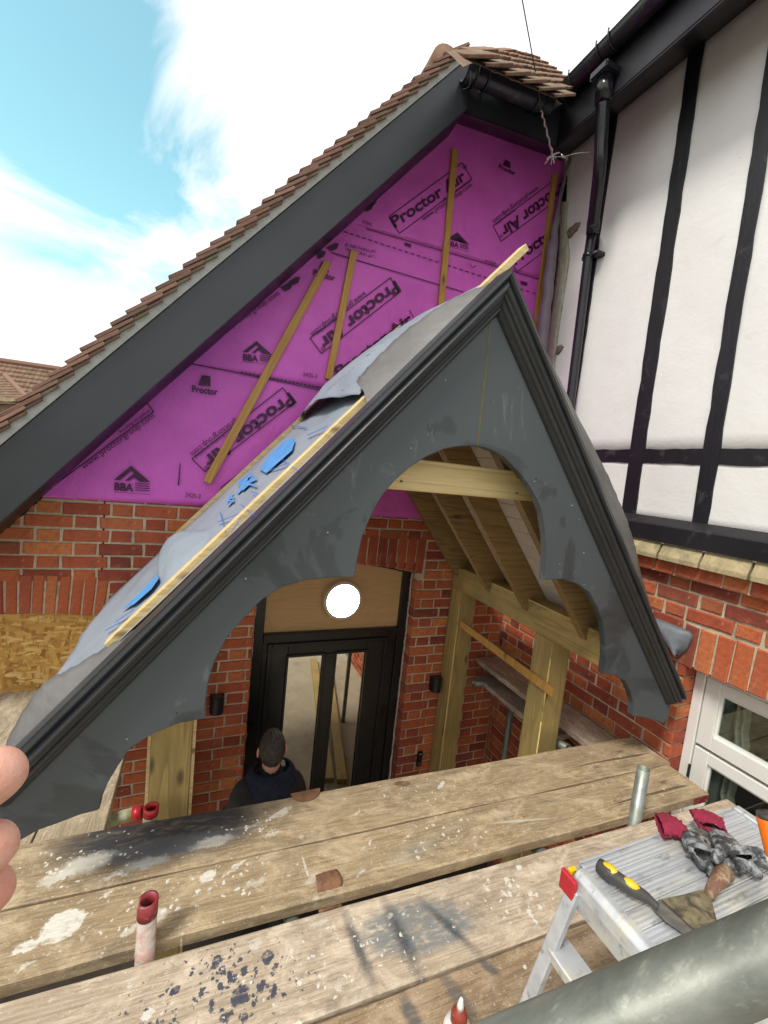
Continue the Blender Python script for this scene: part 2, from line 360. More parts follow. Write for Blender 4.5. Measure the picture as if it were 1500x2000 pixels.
def alu(name='brushed_aluminium', ribs=False):
    g = G(name); v = g.vec((.05, 1, 1)); w = g.vec((1, .05, 1))
    c = g.ramp(g.noise(30, v, 4), [(.3, (.44, .46, .48)), (.7, (.60, .62, .64))])
    c = g.mix(g.ramp(g.noise(13, g.vec((.35, 1, 1)), 7, .75, .7), [(.47, 0), (.62, .8)]), c, (.64, .62, .52))
    c = g.mix(g.ramp(g.noise(40, g.vec((.3, 1, 1)), 6, .7), [(.56, 0), (.68, .75)]), c, (.20, .21, .20))
    g.col(c); g.p.inputs['Metallic'].default_value = .45; g.rough(g.ramp(g.noise(12), [(.3, .32), (.7, .55)]))
    if ribs:
        wv = g.N('ShaderNodeTexWave', bands_direction='Y'); wv.inputs['Scale'].default_value = 34; g.L(g.tc.outputs['Object'], wv.inputs['Vector']); g.bump(g.math('ADD', g.noise(60, v), wv.outputs[0]), .45, .0015)
    else: g.bump(g.noise(60, v), .15, .001)
    return g.m
M_alu = alu(); M_aluribs = alu('ribbed_aluminium_tread', True)
M_yellow = simple('yellow_plastic', (.75, .45, .01), .4, .1, 20, .05)
M_dkplastic = simple('dark_grey_rubber', (.045, .042, .038), .55, .2, 20, .2, dirt=(.2, .19, .17), dirts=(.6, .75), dscale=30)
M_steel = simple('scuffed_steel_blade', (.22, .21, .19), .38, .3, 25, .2, 60, metal=.7, dirt=(.33, .28, .18), dirts=(.5, .62), dscale=22)
M_dirtysteel = simple('filler_caked_blade', (.20, .165, .095), .6, .4, 40, .6, 60, metal=.3, dirt=(.07, .06, .045), dirts=(.45, .6), dscale=35)
M_brownhandle = simple('dirty_brown_handle', (.17, .085, .05), .6, .35, 40, .5, 50, dirt=(.32, .26, .16), dirts=(.5, .65), dscale=45)
M_maroon = simple('maroon_knit_cuff', (.24, .012, .04), .85, .25, 40, .8, 160, bd=.004, dirt=(.50, .33, .34), dirts=(.6, .72), dscale=35)
M_glove = simple('grey_black_rubber_glove', (.045, .048, .05), .42, .4, 30, .6, 50, bd=.006, dirt=(.34, .35, .35), dirts=(.47, .62), dscale=36)
M_orange = simple('orange_label_plastic', (.75, .16, .01), .35, .1, 20, .05)
M_green = simple('green_label_print', (.04, .26, .05), .4, .1, 20, 0)
M_whiteplastic = simple('white_plastic_bottle', (.72, .72, .68), .35, .05, 20, .05, dirt=(.5, .47, .4), dirts=(.62, .75), dscale=30)
M_redbrown = simple('red_brown_cap', (.24, .035, .018), .4, .2, 20, .1, dirt=(.5, .4, .33), dirts=(.64, .74), dscale=60)
def skin_mat():
    g = G('skin'); c = g.ramp(g.noise(120, None, 6, .65), [(.3, (.52, .24, .165)), (.7, (.68, .38, .29))])
    c = g.mix(g.ramp(g.noise(14, None, 3), [(.45, 0), (.7, .6)]), c, (.62, .21, .155)); g.col(c); g.rough(.5)
    g.p.inputs['Subsurface Weight'].default_value = .12; g.p.inputs['Subsurface Radius'].default_value = (.01, .004, .002); g.p.inputs['Subsurface Scale'].default_value = .4
    g.bump(g.math('ADD', g.noise(900, g.vec((1, .5, 1)), 5, .7), g.noise(200, g.vec((1.5, .5, 1)), 5, .65)), .4, .0006); return g.m
M_skin = skin_mat()
M_hair = simple('dark_greying_hair', (.035, .026, .02), .6, .5, 120, .8, 200, stretch=(1, 1, .2), bd=.004, dirt=(.085, .08, .075), dirts=(.50, .68), dscale=70)
M_navy = simple('navy_hood_fabric', (.006, .008, .026), .9, .2, 60, .4, 150)
M_coat = simple('dark_jacket_fabric', (.014, .013, .012), .9, .25, 40, .4, 120)
M_jeans = simple('dark_trouser_fabric', (.02, .022, .03), .9, .2, 60, .4, 150)
M_lead = simple('grey_weathered_board', (.30, .265, .20), .8, .25, 20, .4, 50, stretch=(1, .1, 1), dirt=(.2, .16, .1), dscale=5)
M_ledge = simple('tan_plinth_brick', (.42, .34, .19), .85, .18, 18, .6, 60, bd=.005, dirt=(.25, .235, .12), dirts=(.45, .62), dscale=16)
M_concrete = simple('pale_concrete_path', (.36, .32, .25), .9, .12, 6, .4, 70, dirt=(.26, .23, .18), dscale=2.5)
M_gravel = simple('far_ground', (.14, .14, .10), .95, .3, 3, .5, 40)
M_knot = simple('pale_frayed_string', (.42, .40, .36), .9, .2, 40, .3)
M_wire = simple('dark_cable_sheath', (.05, .045, .045), .6, .2, 40, 0)
M_foam = simple('pale_expanding_foam', (.42, .38, .31), .9, .25, 60, .9, 90, bd=.006)
gl = G('lit_lamp_diffuser'); gl.p.inputs['Emission Color'].default_value = (1, .93, .80, 1); gl.p.inputs['Emission Strength'].default_value = 12; gl.col((.9, .88, .8)); M_lit = gl.m
M_lamprim = simple('cream_lamp_rim', (.55, .47, .33), .5, .05, 20, 0)

def board_mat(name, cols, blobs=(), spl=.12, gs=9, dots=()):
    """used scaffold board: grain along local X, spilt paint and marks at places of their own.
    blobs: (x, y, rx, ry, rot, colour, strength, edge softness, noise amount)"""
    g = G(name); st = g.vec((.11, 1, 1))
    wv = g.N('ShaderNodeTexNoise'); wv.inputs['Scale'].default_value = 2.2; wv.inputs['Detail'].default_value = 2; g.L(g.vec((.5, 1, 1)), wv.inputs['Vector'])
    n = g.noise(gs, st, 3, .5, .6); rings = g.math('FRACT', g.math('MULTIPLY', n, 13))
    c = g.ramp(rings, [(0, cols[0]), (.5, cols[1]), (.88, cols[2]), (.93, tuple(x*.8 for x in cols[2])), (1, cols[0])])
    c = g.mix(.62, c, g.ramp(g.noise(5, g.vec((.4, 1, 1)), 7, .7), [(.3, cols[2]), (.5, cols[1]), (.72, cols[0])]))
    fib = g.noise(150, g.vec((.035, 1, 1)), 6, .75)
    c = g.mix(g.ramp(fib, [(.45, 0), (.65, .55)]), c, tuple(x*.5 for x in cols[2]))
    c = g.mix(g.ramp(g.noise(110, g.vec((.05, 1, 1)), 6, .75), [(.55, 0), (.68, .6)]), c, tuple(min(1, x*1.5) for x in cols[0]))
    kd = g.vor(1, g.vec((3.1, 8, 1)))
    c = g.mix(g.ramp(kd, [(.05, .85), (.10, .3), (.14, 0)]), c, tuple(x*.45 for x in cols[2]))
    # worn pale, dirty and greyed patches; dark checks along the grain
    c = g.mix(g.ramp(g.noise(11, g.vec((.5, 1, 1)), 9, .78, .6), [(.48, 0), (.62, .6)]), c, tuple(min(1, (x+.06)*1.35) for x in cols[0]))
    c = g.mix(g.ramp(g.noise(6, g.vec((.6, 1, 1), loc=(3, 1, 0)), 8, .75, .4), [(.52, 0), (.68, .55)]), c, (.12, .10, .075))
    c = g.mix(g.ramp(g.noise(26, g.vec((.03, 1, 1), loc=(1, 4, 0)), 3, .6), [(.66, 0), (.69, .8)]), c, (.05, .035, .02))
    c = g.mix(g.ramp(g.noise(140, None, 4, .7), [(.60, 0), (.68, .7)]), c, (.62, .58, .48))
    c = g.mix(g.ramp(g.noise(120, g.vec((1, 1, 1), loc=(7, 1, 0)), 4, .7), [(.66, 0), (.72, .7)]), c, (.07, .055, .04))
    wx = g.N('ShaderNodeMix', data_type='VECTOR'); nz = g.N('ShaderNodeTexNoise'); nz.inputs['Scale'].default_value = 26; nz.inputs['Detail'].default_value = 9; nz.inputs['Roughness'].default_value = .8
    g.L(g.tc.outputs['Object'], nz.inputs['Vector'])
    sb = g.N('ShaderNodeVectorMath', operation='SUBTRACT'); sb.inputs[1].default_value = (.5, .5, .5); g.L(nz.outputs['Color'], sb.inputs[0])
    for (x, y, rx, ry, rot, colr, sg, soft, na) in blobs:
        sc = g.N('ShaderNodeVectorMath', operation='SCALE'); sc.inputs['Scale'].default_value = na; g.L(sb.outputs[0], sc.inputs[0])
        ad = g.N('ShaderNodeVectorMath', operation='ADD'); g.L(g.tc.outputs['Object'], ad.inputs[0]); g.L(sc.outputs[0], ad.inputs[1])
        s2 = g.N('ShaderNodeVectorMath', operation='SUBTRACT'); s2.inputs[1].default_value = (x, y, 0); g.L(ad.outputs[0], s2.inputs[0])
        mm = g.N('ShaderNodeMapping'); mm.inputs['Rotation'].default_value = (0, 0, -rot); g.L(s2.outputs[0], mm.inputs[0])
        m2 = g.N('ShaderNodeMapping'); m2.inputs['Scale'].default_value = (1/rx, 1/ry, 0.001); g.L(mm.outputs[0], m2.inputs[0])
        ln = g.N('ShaderNodeVectorMath', operation='LENGTH'); g.L(m2.outputs[0], ln.inputs[0])
        f = g.ramp(ln.outputs['Value'], [(max(0, .7-soft), sg), (min(1, .7+.02+soft*.4), 0)])
        if soft > .15: f = g.math('MULTIPLY', f, g.ramp(g.noise(45, g.vec((.25, 1, 1)), 8, .75), [(.3, .5), (.5, 1)]))
        else: f = g.math('MULTIPLY', f, g.ramp(g.noise(70, g.vec((.4, 1, 1)), 6, .7), [(.36, .15), (.50, 1)]))
        c = g.mix(f, c, colr)
    for (x, y, rx, ry, colr, vs, th) in dots:     # a spray of small drops round a place
        s2 = g.N('ShaderNodeMapping'); s2.inputs['Location'].default_value = (-x/rx, -y/ry, 0); s2.inputs['Scale'].default_value = (1/rx, 1/ry, .001); g.L(g.tc.outputs['Object'], s2.inputs[0])
        ln = g.N('ShaderNodeVectorMath', operation='LENGTH'); g.L(s2.outputs[0], ln.inputs[0])
        s3 = g.N('ShaderNodeVectorMath', operation='SCALE'); s3.inputs['Scale'].default_value = .05; g.L(sb.outputs[0], s3.inputs[0])
        va = g.N('ShaderNodeVectorMath', operation='ADD'); g.L(s3.outputs[0], va.inputs[0]); g.L(g.tc.outputs['Object'], va.inputs[1])
        vn = g.N('ShaderNodeTexVoronoi'); vn.inputs['Scale'].default_value = vs; g.L(g.vec((1, 1, .001), src=va.outputs[0]), vn.inputs['Vector'])
        sc_ = g.N('ShaderNodeSeparateColor'); g.L(vn.outputs['Color'], sc_.inputs[0])
        lim = g.math('MULTIPLY', g.math('MULTIPLY', sc_.outputs[0], th), g.ramp(ln.outputs['Value'], [(.2, 1), (1, 0)]))
        f = g.ramp(g.math('SUBTRACT', lim, vn.outputs['Distance']), [(0, 0), (.02, .95)])
        c = g.mix(f, c, colr)
    if spl:
        va = g.N('ShaderNodeVectorMath', operation='ADD'); s3 = g.N('ShaderNodeVectorMath', operation='SCALE'); s3.inputs['Scale'].default_value = .075
        g.L(sb.outputs[0], s3.inputs[0]); g.L(g.tc.outputs['Object'], va.inputs[0]); g.L(s3.outputs[0], va.inputs[1])
        for k, (vs, th, colr) in enumerate(((11, .16*spl/.12*.55, (.66, .63, .54)), (26, .17*spl/.12*.6, (.60, .58, .50)), (34, .10, (.09, .08, .07)))):
            d = g.vor(vs, g.vec((1, 1, .001), loc=(k*3.3, k, 0), src=va.outputs[0]))
            msk = g.ramp(g.noise(4.5, g.vec((1, 1, 1), loc=(k*5, 0, 0)), 3), [(.48, 0), (.6, 1)])
            c = g.mix(g.math('MULTIPLY', g.ramp(d, [(th*.85, .9), (th, 0)]), msk), c, colr)
    g.col(c); g.rough(.8)
    g.bump(g.math('ADD', g.math('MULTIPLY', fib, 1.3), g.math('MULTIPLY', rings, .4)), .7, .003)
    return g.m

# ------------------------------------------------------------------ the ground
bm = B(); box(bm, -400, 400, -300, 500, GZ-1, GZ-.004)
tag(obj('ground', bm, M_gravel), 'open ground beyond the house', kind='structure')
bm = B(); box(bm, -2.2, XR, -6, 2.25, GZ-.05, GZ)
tag(obj('path', bm, M_concrete), 'pale concrete path up to the front door', kind='structure')

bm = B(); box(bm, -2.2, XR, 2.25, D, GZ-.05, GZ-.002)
tag(obj('porch_floor', bm, simple('shade_dark_floor', (.035, .028, .02), .9, .3, 9, .6, 40, bd=.01)), 'floor in front of the door, coloured dark for the shade under the boards', kind='structure')  # dark colour stands in for the shade seen down through the board gap
for (x0, y0, x1, y1, lab) in ((1.30, 2.0, 1.75, -.6, 'long timber plank lying on the path, mirrored in the door glass'), (1.42, 2.05, 1.95, -.5, 'second timber plank beside the first, mirrored in the door glass')):
    bm = B(); bar(bm, (x0, y0, GZ+.03), (x1, y1, GZ+.03), .10, .05); tag(obj('timber_plank', bm, M_treated), lab, 'plank')
# ------------------------------------------------------------------ bricks
_bm_cache = {}
def brick_mesh(w, h, dep, var, mat=None):
    key = (round(w, 3), round(h, 3), round(dep, 3), var, mat.name if mat else '')
    if key in _bm_cache: return _bm_cache[key]
    rg = random.Random(hash(key[:4]) & 0xffff); bm = B(); j = lambda s: rg.uniform(-s, s)
    c = .0045; pts = []
    back = [(-w/2, dep, -h/2), (w/2, dep, -h/2), (w/2, dep, h/2), (-w/2, dep, h/2)]
    mid = [(x*(1-.0)+j(.003), c, z+j(.0022)) for x, _, z in back]
    fr = [((abs(x)-c)*math.copysign(1, x)+j(.0026), 0+j(.0010), (abs(z)-c)*math.copysign(1, z)+j(.0020)) for x, _, z in back]
    v = [bm.verts.new(p) for p in back+mid+fr]
    for i in range(4):
        k = (i+1) % 4
        bm.faces.new((v[i], v[k], v[4+k], v[4+i])); bm.faces.new((v[4+i], v[4+k], v[8+k], v[8+i]))
    bm.faces.new(v[8:12])
    me = mesh_from(bm, 'brick'); me.materials.append(mat or M_brick); _bm_cache[key] = me; return me
def put_brick(parent, me, m4, name='brick'):
    o = bpy.data.objects.new(name, me); COL.objects.link(o); put(o, parent, m4); return o
def lay_wall(parent, fr, u0, u1, z0, z1, skip, views, limit=300, dep=.10, off=0.0):
    """Flemish bond; fr(u, z) -> 4x4 frame of a brick centred there (local -Y is the face). skip(u,z,w,h) -> None / (u0,u1) clip"""
    cand = []; row = 0; z = z1-.0325
    while z > z0:
        u = u0 - (.168 if row % 2 else 0) + off; k = 0
        while u < u1:
            w = .215 if (k+row//1) % 2 == 0 else .1025
            if row % 2: w = .215 if k % 2 == 0 else .1025
            a, b = max(u, u0), min(u+w, u1)
            for (a2, b2) in skip(a, b, z) if b-a > .02 else []:
                if b2-a2 > .02: cand.append(((a2+b2)/2, z, b2-a2))
            u += w+.0105; k += 1
        z -= .075; row += 1
    scored = []
    for (u, z, w) in cand:
        f = fr(u, z); p = pix(f.translation); dist = f.translation.length
        vis = any(x0 <= p[0] <= x1 and y0 <= p[1] <= y1 for x0, y0, x1, y1 in views)
        scored.append((not vis, dist/ math.sqrt(w), u, z, w, f))
    scored.sort(key=lambda t: t[:2])
    rest = B(); n = 0
    for i, (nv, _, u, z, w, f) in enumerate(scored):
        jit = Matrix.Translation((random.uniform(-.001, .001), random.uniform(-.002, .0015), random.uniform(-.001, .001))) @ Euler((random.uniform(-.006, .006), random.uniform(-.006, .006), random.uniform(-.006, .006))).to_matrix().to_4x4()
        me = brick_mesh((w if abs(w-.215) > .004 and abs(w-.1025) > .004 else (.215 if w > .15 else .1025))-.0025, .0625, dep, random.randrange(6))
        if not nv and n < limit: put_brick(parent, me, f @ jit); n += 1
        else:
            t = me.copy(); t.transform(f @ jit); rest.from_mesh(t); bpy.data.meshes.remove(t)
    if len(rest.verts):
        me = bpy.data.meshes.new('brickwork'); rest.to_mesh(me); rest.free(); o = bpy.data.objects.new('brickwork', me); me.materials.clear(); me.materials.append(M_brick)
        COL.objects.link(o); put(o, parent, Matrix()); o['kind'] = 'stuff'
    print('bricks', parent.name, n, len(cand))
def cut(ops):
    """skip function from rectangles (u0,u1,z0,z1)"""
    def f(a, b, z):
        segs = [(a, b)]
        for (o0, o1, q0, q1) in ops:
            if q0 < z < q1:
                new = []
                for (s, e) in segs:
                    if e <= o0 or s >= o1: new.append((s, e))
                    else:
                        if s < o0: new.append((s, o0))
                        if e > o1: new.append((o1, e))
                segs = new
        return segs
    return f

# ---- back wall
BW = thing('brick_wall', 'red brick back wall around the black front door, in line with the boarded window', 'wall', (0, D, GZ))
frB = lambda u, z: Matrix.Translation((u, D, z))
DX0, DX1 = .345, 1.50            # door opening
WX0, WX1 = -1.37, -.515          # boarded window opening
ZM = -.325                       # foot of the membrane
opsB = [(DX0, DX1, GZ-1, -.72), (WX0, WX1, -1.53, -.965), (DX0-.055, DX1+.055, -.76, -.46), (WX0-.06, WX1+.045, -1.0, -.765)]
_cb = cut(opsB)
def under_roof(a, b, z):      # bricks stop under the raking bargeboard
    lim = -.858+(z+.428)/1.2055-.03; return _cb(max(a, lim), b, z) if b > lim+.02 else []
lay_wall(BW, frB, -2.9, XR, GZ, ZM+.055, under_roof, [(0, 950, 440, 1250), (200, 1230, 520, 1640), (680, 1000, 1105, 1540)], 300)
bm = B()
Y0 = D+.009
for (a, b, c, d) in ((WX0, WX1, GZ, -1.53), (WX1+.009, DX0-.009, GZ, 0), (DX0-.009, DX1+.009, -.66, 0), (DX1+.009, XR, GZ, 0)):
    box(bm, a, b, Y0, D+.24, c, d)
for (a, b) in ((DX0-.006, DX0), (DX1, DX1+.006)): pass
prism(bm, [Vector((-2.9, Y0, GZ)), Vector((WX0, Y0, GZ)), Vector((WX0, Y0, -1.04)), Vector((-2.9, Y0, -2.88))], (0, .23, 0)); prism(bm, [Vector((WX0, Y0, -1.035)), Vector((WX0, Y0, -.99)), Vector((WX0+.03, Y0, -.97)), Vector((WX1, Y0, -.02)), Vector((WX1, Y0, -.985)), Vector((-.94, Y0, -.955))], (0, .23, 0))
obj('mortar', bm, M_mortar, BW)
# gable triangle of the wall above the brickwork (behind the membrane)
bm = B(); prism(bm, [Vector((-.5, D+.01, 0)), Vector((XR, D+.01, 0)), Vector((XR, D+.01, 2.45)), Vector((1.5, D+.01, 2.43))], (0, .22, 0))
obj('gable_core', bm, M_lead, BW)
def soldiers(parent, frame, c, half, ztop_mid, sag, zb_mid, sagb, n, dep=.1, clipu=None, fan=.05):
    """row of upright bricks over an opening, fanned along a shallow arc"""
    for i in range(n):
        t = -1+2*(i+.5)/n; u = c+t*half; zt = ztop_mid - sag*t*t; zb = zb_mid - sagb*t*t
        if clipu and not (clipu[0] < u < clipu[1]): continue
        h = zt-zb; w = 2*half/n-.010
        me = brick_mesh(round(w, 3), round(h, 3), dep, i % 3)
        put_brick(parent, me, frame(u, (zt+zb)/2) @ Matrix.Rotation(t*fan, 4, 'Y'), 'arch_brick')
soldiers(BW, frB, (DX0+DX1)/2, (DX1-DX0)/2+.045, -.462, .006, -.672, .075, 16, fan=.04)
soldiers(BW, frB, (WX0+WX1)/2, (WX1-WX0)/2+.035, -.748, .022, -.962, .030, 16, fan=.09)

# ---- right wall
RW = thing('brick_wall', 'orange red brick side wall below the black sill beam, holding the white window', 'wall', (XR, 1, GZ))
frR = lambda u, z: Matrix.Translation((XR, u, z)) @ Matrix.Rotation(-math.pi/2, 4, 'Z')
KX0, KX1 = .15, 1.315             # window opening in y
KZ1 = -.842
opsR = [(KX0, KX1, -1.9, KZ1+.02), (KX0-.05, KX1+.05, KZ1-.02, KZ1+.20)]
lay_wall(RW, frR, -.6, D, GZ, -.392, cut(opsR), [(1225, 1040, 1500, 1420), (1080, 1260, 1350, 1530), (930, 1180, 1060, 1500)], 260, off=.05)
bm = B(); X0 = XR+.009
for (a, b, c, d) in ((KX1+.009, D+.2, GZ, -.39), (-.6, KX0, GZ, -.39), (KX0, KX1+.009, KZ1+.006, -.39), (KX0, KX1, GZ, -1.9)): box(bm, X0, XR+.24, a, b, c, d)
obj('mortar', bm, M_mortar, RW)
soldiers(RW, frR, (KX0+KX1)/2, (KX1-KX0)/2+.045, KZ1+.218, .006, KZ1+.006, .012, 16, fan=.03)
# corbel course and tan plinth course
y = -.6; i = 0
while y < D-.02:
    w = .215 if i % 2 else .1025
    me = brick_mesh(w, .065, .10, i % 4); put_brick(RW, me, Matrix.Translation((XR-.045+random.uniform(-.002, .002), y+w/2, -.358)) @ Matrix.Rotation(-math.pi/2, 4, 'Z'), 'corbel_brick')
    y += w+.0105; i += 1
y = -.6; i = 0
while y < D-.02:
    w = .2
    bm = B(); xo = XR-.085
    hexa(bm, [(xo, y, -.322), (XR+.02, y, -.322), (XR+.02, y+w, -.322), (xo, y+w, -.322), (xo, y, -.296), (XR-.055, y, -.232), (XR-.055, y+w, -.232), (xo, y+w, -.296)])
    bev(bm, .003); obj('plinth_brick', bm, M_ledge, RW)
    y += w+.011; i += 1
bm = B(); box(bm, XR-.037, XR+.2, -.6, D-.01, -.393, -.245); obj('mortar', bm, M_mortar, RW)

# ------------------------------------------------------------------ black and white timbered wall above
TW = thing('timber_framed_wall', 'black and white timbered upper wall under the eaves on the right', 'wall', (XR, 1, -.1))
studs = [(2.292, 2.372, 0), (1.720, 1.812, .045), (1.325, 1.402, .045), (.90, .985, .03), (.48, .56, .02), (.02, .10, 0)]
def ragged(bm, y0a, y1a, y0b, y1b, z0, z1, x0, x1, n=26, amp=.0035):
    pl = []; pr = []
    for i in range(n+1):
        t = i/n; z = z0+(z1-z0)*t
        pl.append((y0a+(y0b-y0a)*t+random.uniform(-amp, amp), z)); pr.append((y1a+(y1b-y1a)*t+random.uniform(-amp, amp), z))
    vs = []
    for (a, z), (b, _) in zip(pl, pr): vs.append([bm.verts.new(p) for p in ((x1, a, z), (x0, a, z), (x0, b, z), (x1, b, z))])
    for i in range(n):
        for k in range(3): bm.faces.new((vs[i][k], vs[i][k+1], vs[i+1][k+1], vs[i+1][k]))
    bm.faces.new(vs[0]); bm.faces.new(vs[-1][::-1])
for (a, b, lean) in studs:
    bm = B(); ragged(bm, a, b, a+lean, b+lean*.75, -.12, 2.50, XR-.012, XR+.05); obj('stud', bm, M_blacktim, TW)
bm = B()
for i in range(60):
    pass
zz = [.197+random.uniform(-.003, .003) for _ in range(61)]; zt = [.277+random.uniform(-.003, .003) for _ in range(61)]
ys = [-.6+i*(2.34-(-.6))/60 for i in range(61)]
vs = [[bm.verts.new(p) for p in ((XR+.04, ys[i], zz[i]), (XR-.009, ys[i], zz[i]), (XR-.009, ys[i], zt[i]), (XR+.04, ys[i], zt[i]))] for i in range(61)]
for i in range(60):
    for k in range(3): bm.faces.new((vs[i][k], vs[i][k+1], vs[i+1][k+1], vs[i+1][k]))
bm.faces.new(vs[0]); bm.faces.new(vs[-1][::-1])
obj('rail', bm, M_blacktim, TW)
edges = [D-.02]+[v for (a, b, l) in studs for v in (b-.01, a+.06)]+[-.6]
edges = [D+.03, 2.34, 1.78, 1.37, .95, .52, .06, -.6]
for i in range(len(edges)-1):
    y1, y0 = edges[i], edges[i+1]
    for (za, zb) in ((-.13, .237), (.237, 2.52)):
        bm = B()
        def fn(u, v, y0=y0, y1=y1, za=za, zb=zb): yy = y0+(y1-y0)*u; z = za+(zb-za)*v; return Vector((XR-.002+.0022*wob(yy*1.3, z*1.1, 1, 2), yy, z))
        sheet(bm, fn, 10, 20 if zb > 1 else 6, .001); obj('render_panel', bm, M_render, TW, True)
# sill beam
bm = B(); prism(bm, [Vector((XR+.03, -.6, -.10)), Vector((XR-.012, -.6, -.10)), Vector((XR-.074, -.6, -.140)), Vector((XR-.074, -.6, -.232)), Vector((XR+.03, -.6, -.232))], (0, D-.02+.6, 0)); bev(bm, .004)
obj('sill_beam', bm, M_blacktim, TW)
# broken edge of the render beside the corner, a black strip as the shade inside a gap, and two raw patches
def strip_pts(pl, x): return [PX(a, b, x) for a, b in pl]
L1 = strip_pts([(1097, 395), (1095, 440), (1092, 500), (1082, 590), (1072, 660), (1068, 700)], XR-.008)
L2 = strip_pts([(1110, 395), (1107, 440), (1112, 500), (1100, 590), (1090, 660), (1082, 740)], XR-.008)
bm = B(); sheet(bm, lambda u, v: poly_at(L1, v).lerp(poly_at(L2, v), u)+Vector((-.002*math.sin(math.pi*u)+.0025*wob(u*3, v*30), .002*wob(v*20, u*3, 1, 4), 0)), 5, 60, .012)
obj('render_edge', bm, M_renderedge, TW, True)
G1 = strip_pts([(1098, 345), (1092, 400), (1084, 470), (1074, 540), (1064, 620), (1054, 700)], XR-.0045)
G2 = strip_pts([(1108, 345), (1106, 400), (1104, 470), (1093, 540), (1080, 620), (1070, 700)], XR-.0045)
bm = B(); sheet(bm, lambda u, v: poly_at(G1, v).lerp(poly_at(G2, v), u)+Vector((0, .003*wob(v*20, u*4, 1, 8), 0)), 2, 50, .004)
obj('gap_shade_strip', bm, M_black, TW)
for (cx, cy, rx, ry) in ((1117, 452, 22, 13), (1088, 686, 18, 11)):
    bm = B(); bmesh.ops.create_icosphere(bm, subdivisions=3, radius=1)
    c = PX(cx, cy, XR-.004)
    for v in bm.verts:
        n = 1+.22*wob(v.co.y*1.2, v.co.z*1.2, 1, cx); v.co = Vector((c.x+v.co.x*.014, c.y+v.co.y*rx/330*n*1.1, c.z+v.co.z*ry/330*n-v.co.y*.015))
    obj('raw_patch', bm, M_filler, TW, True)

# ------------------------------------------------------------------ white window
WN = thing('window', 'off white timber window with two sashes set in the right brick wall', 'window', (XR+.1, (KX0+KX1)/2, -1.9))
xf = XR+.095
def wbar(nm, y0, y1, z0, z1, x0, x1, mat=M_whitewin, w=.004, par=WN):
    bm = B(); box(bm, x0, x1, y0, y1, z0, z1); bev(bm, w); return obj(nm, bm, mat, par)
wbar('frame', KX1-.048, KX1, -1.9, KZ1, xf, xf+.07); wbar('frame', KX0, KX0+.048, -1.9, KZ1, xf, xf+.07); wbar('frame', KX0+.048, KX1-.048, KZ1-.04, KZ1, xf+.002, xf+.07)
for (z1, z0) in ((KZ1-.043, -1.245), (-1.262, -1.88)):
    s = bpy.data.objects.new('sash', None); COL.objects.link(s); s.parent = WN; s.matrix_parent_inverse = Matrix.Translation(-WN.location)
    y0, y1 = KX0+.052, KX1-.052; x0, x1 = xf+.006, xf+.06
    for (a, b, c, d, nm) in ((y1-.07, y1, z0, z1, 'stile'), (y0, y0+.07, z0, z1, 'stile'), (y0+.07, y1-.07, z1-.06, z1, 'top_rail'), (y0+.07, y1-.07, z0, z0+.075, 'bottom_rail')):
        bm = B(); box(bm, x0, x1, a, b, c, d); bev(bm, .003); obj(nm, bm, M_whitewin, s)
    bm = B()
    for (a, b, c, d) in ((y1-.082, y1-.069, z0+.075, z1-.06), (y0+.069, y0+.082, z0+.075, z1-.06), (y0+.082, y1-.082, z1-.072, z1-.059), (y0+.082, y1-.082, z0+.074, z0+.087)): box(bm, x0+.016, x0+.03, a, b, c, d)
    obj('glazing_bead', bm, M_whitewin, s)
    bm = B(); box(bm, x0+.022, x0+.027, y0+.07, y1-.07, z0+.07, z1-.055); obj('pane', bm, M_glass, s)
wbar('hinge', KX1-.055, KX1-.045, -1.44, -1.37, xf-.006, xf+.004, M_dark, .001)
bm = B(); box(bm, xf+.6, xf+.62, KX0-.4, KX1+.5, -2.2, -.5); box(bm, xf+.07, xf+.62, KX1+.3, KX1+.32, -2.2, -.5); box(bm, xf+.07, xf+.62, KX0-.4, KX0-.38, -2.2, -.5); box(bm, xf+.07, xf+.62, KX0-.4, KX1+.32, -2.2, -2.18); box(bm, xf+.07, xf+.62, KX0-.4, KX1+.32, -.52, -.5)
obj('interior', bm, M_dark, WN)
bm = B(); box(bm, xf+.075, xf+.20, KX1-.155, KX1-.03, -2.1, -.7); obj('inner_reveal', bm, M_innerreveal, WN)
bm = B(); sheet(bm, lambda u, v: Vector((xf+.10+.02*math.sin(u*14)+.004*wob(v*9, u), KX1-.158-.06*u-.01*wob(v*3, 0), -2.1+1.4*v)), 20, 24, .002); obj('curtain', bm, M_curtain, WN, True)

# ------------------------------------------------------------------ boarded window at left
OS = thing('boarded_window', 'window opening closed with yellow chipboard under a brick arch, left of the porch', 'boarded window', (WX1-.5, D+.05, -1.53))
bm = B(); pts = []
for i in range(13):
    t = -1+i/6; pts.append(Vector(((WX0+WX1)/2+t*(WX1-WX0)/2, D+.045, -.972-.028*t*t)))
prism(bm, pts+[Vector((WX1, D+.045, -1.53)), Vector((WX0, D+.045, -1.53))], (0, .018, 0)); obj('chipboard', bm, M_osb, OS)
bm = B(); box(bm, WX0-.03, WX1+.03, D-.03, D+.1, -1.60, -1.532); bev(bm, .006); obj('sill', bm, M_lead, OS)
bm = B(); box(bm, WX0, WX1, D+.068, D+.2, -1.53, -.98); obj('backing', bm, M_dark, OS)

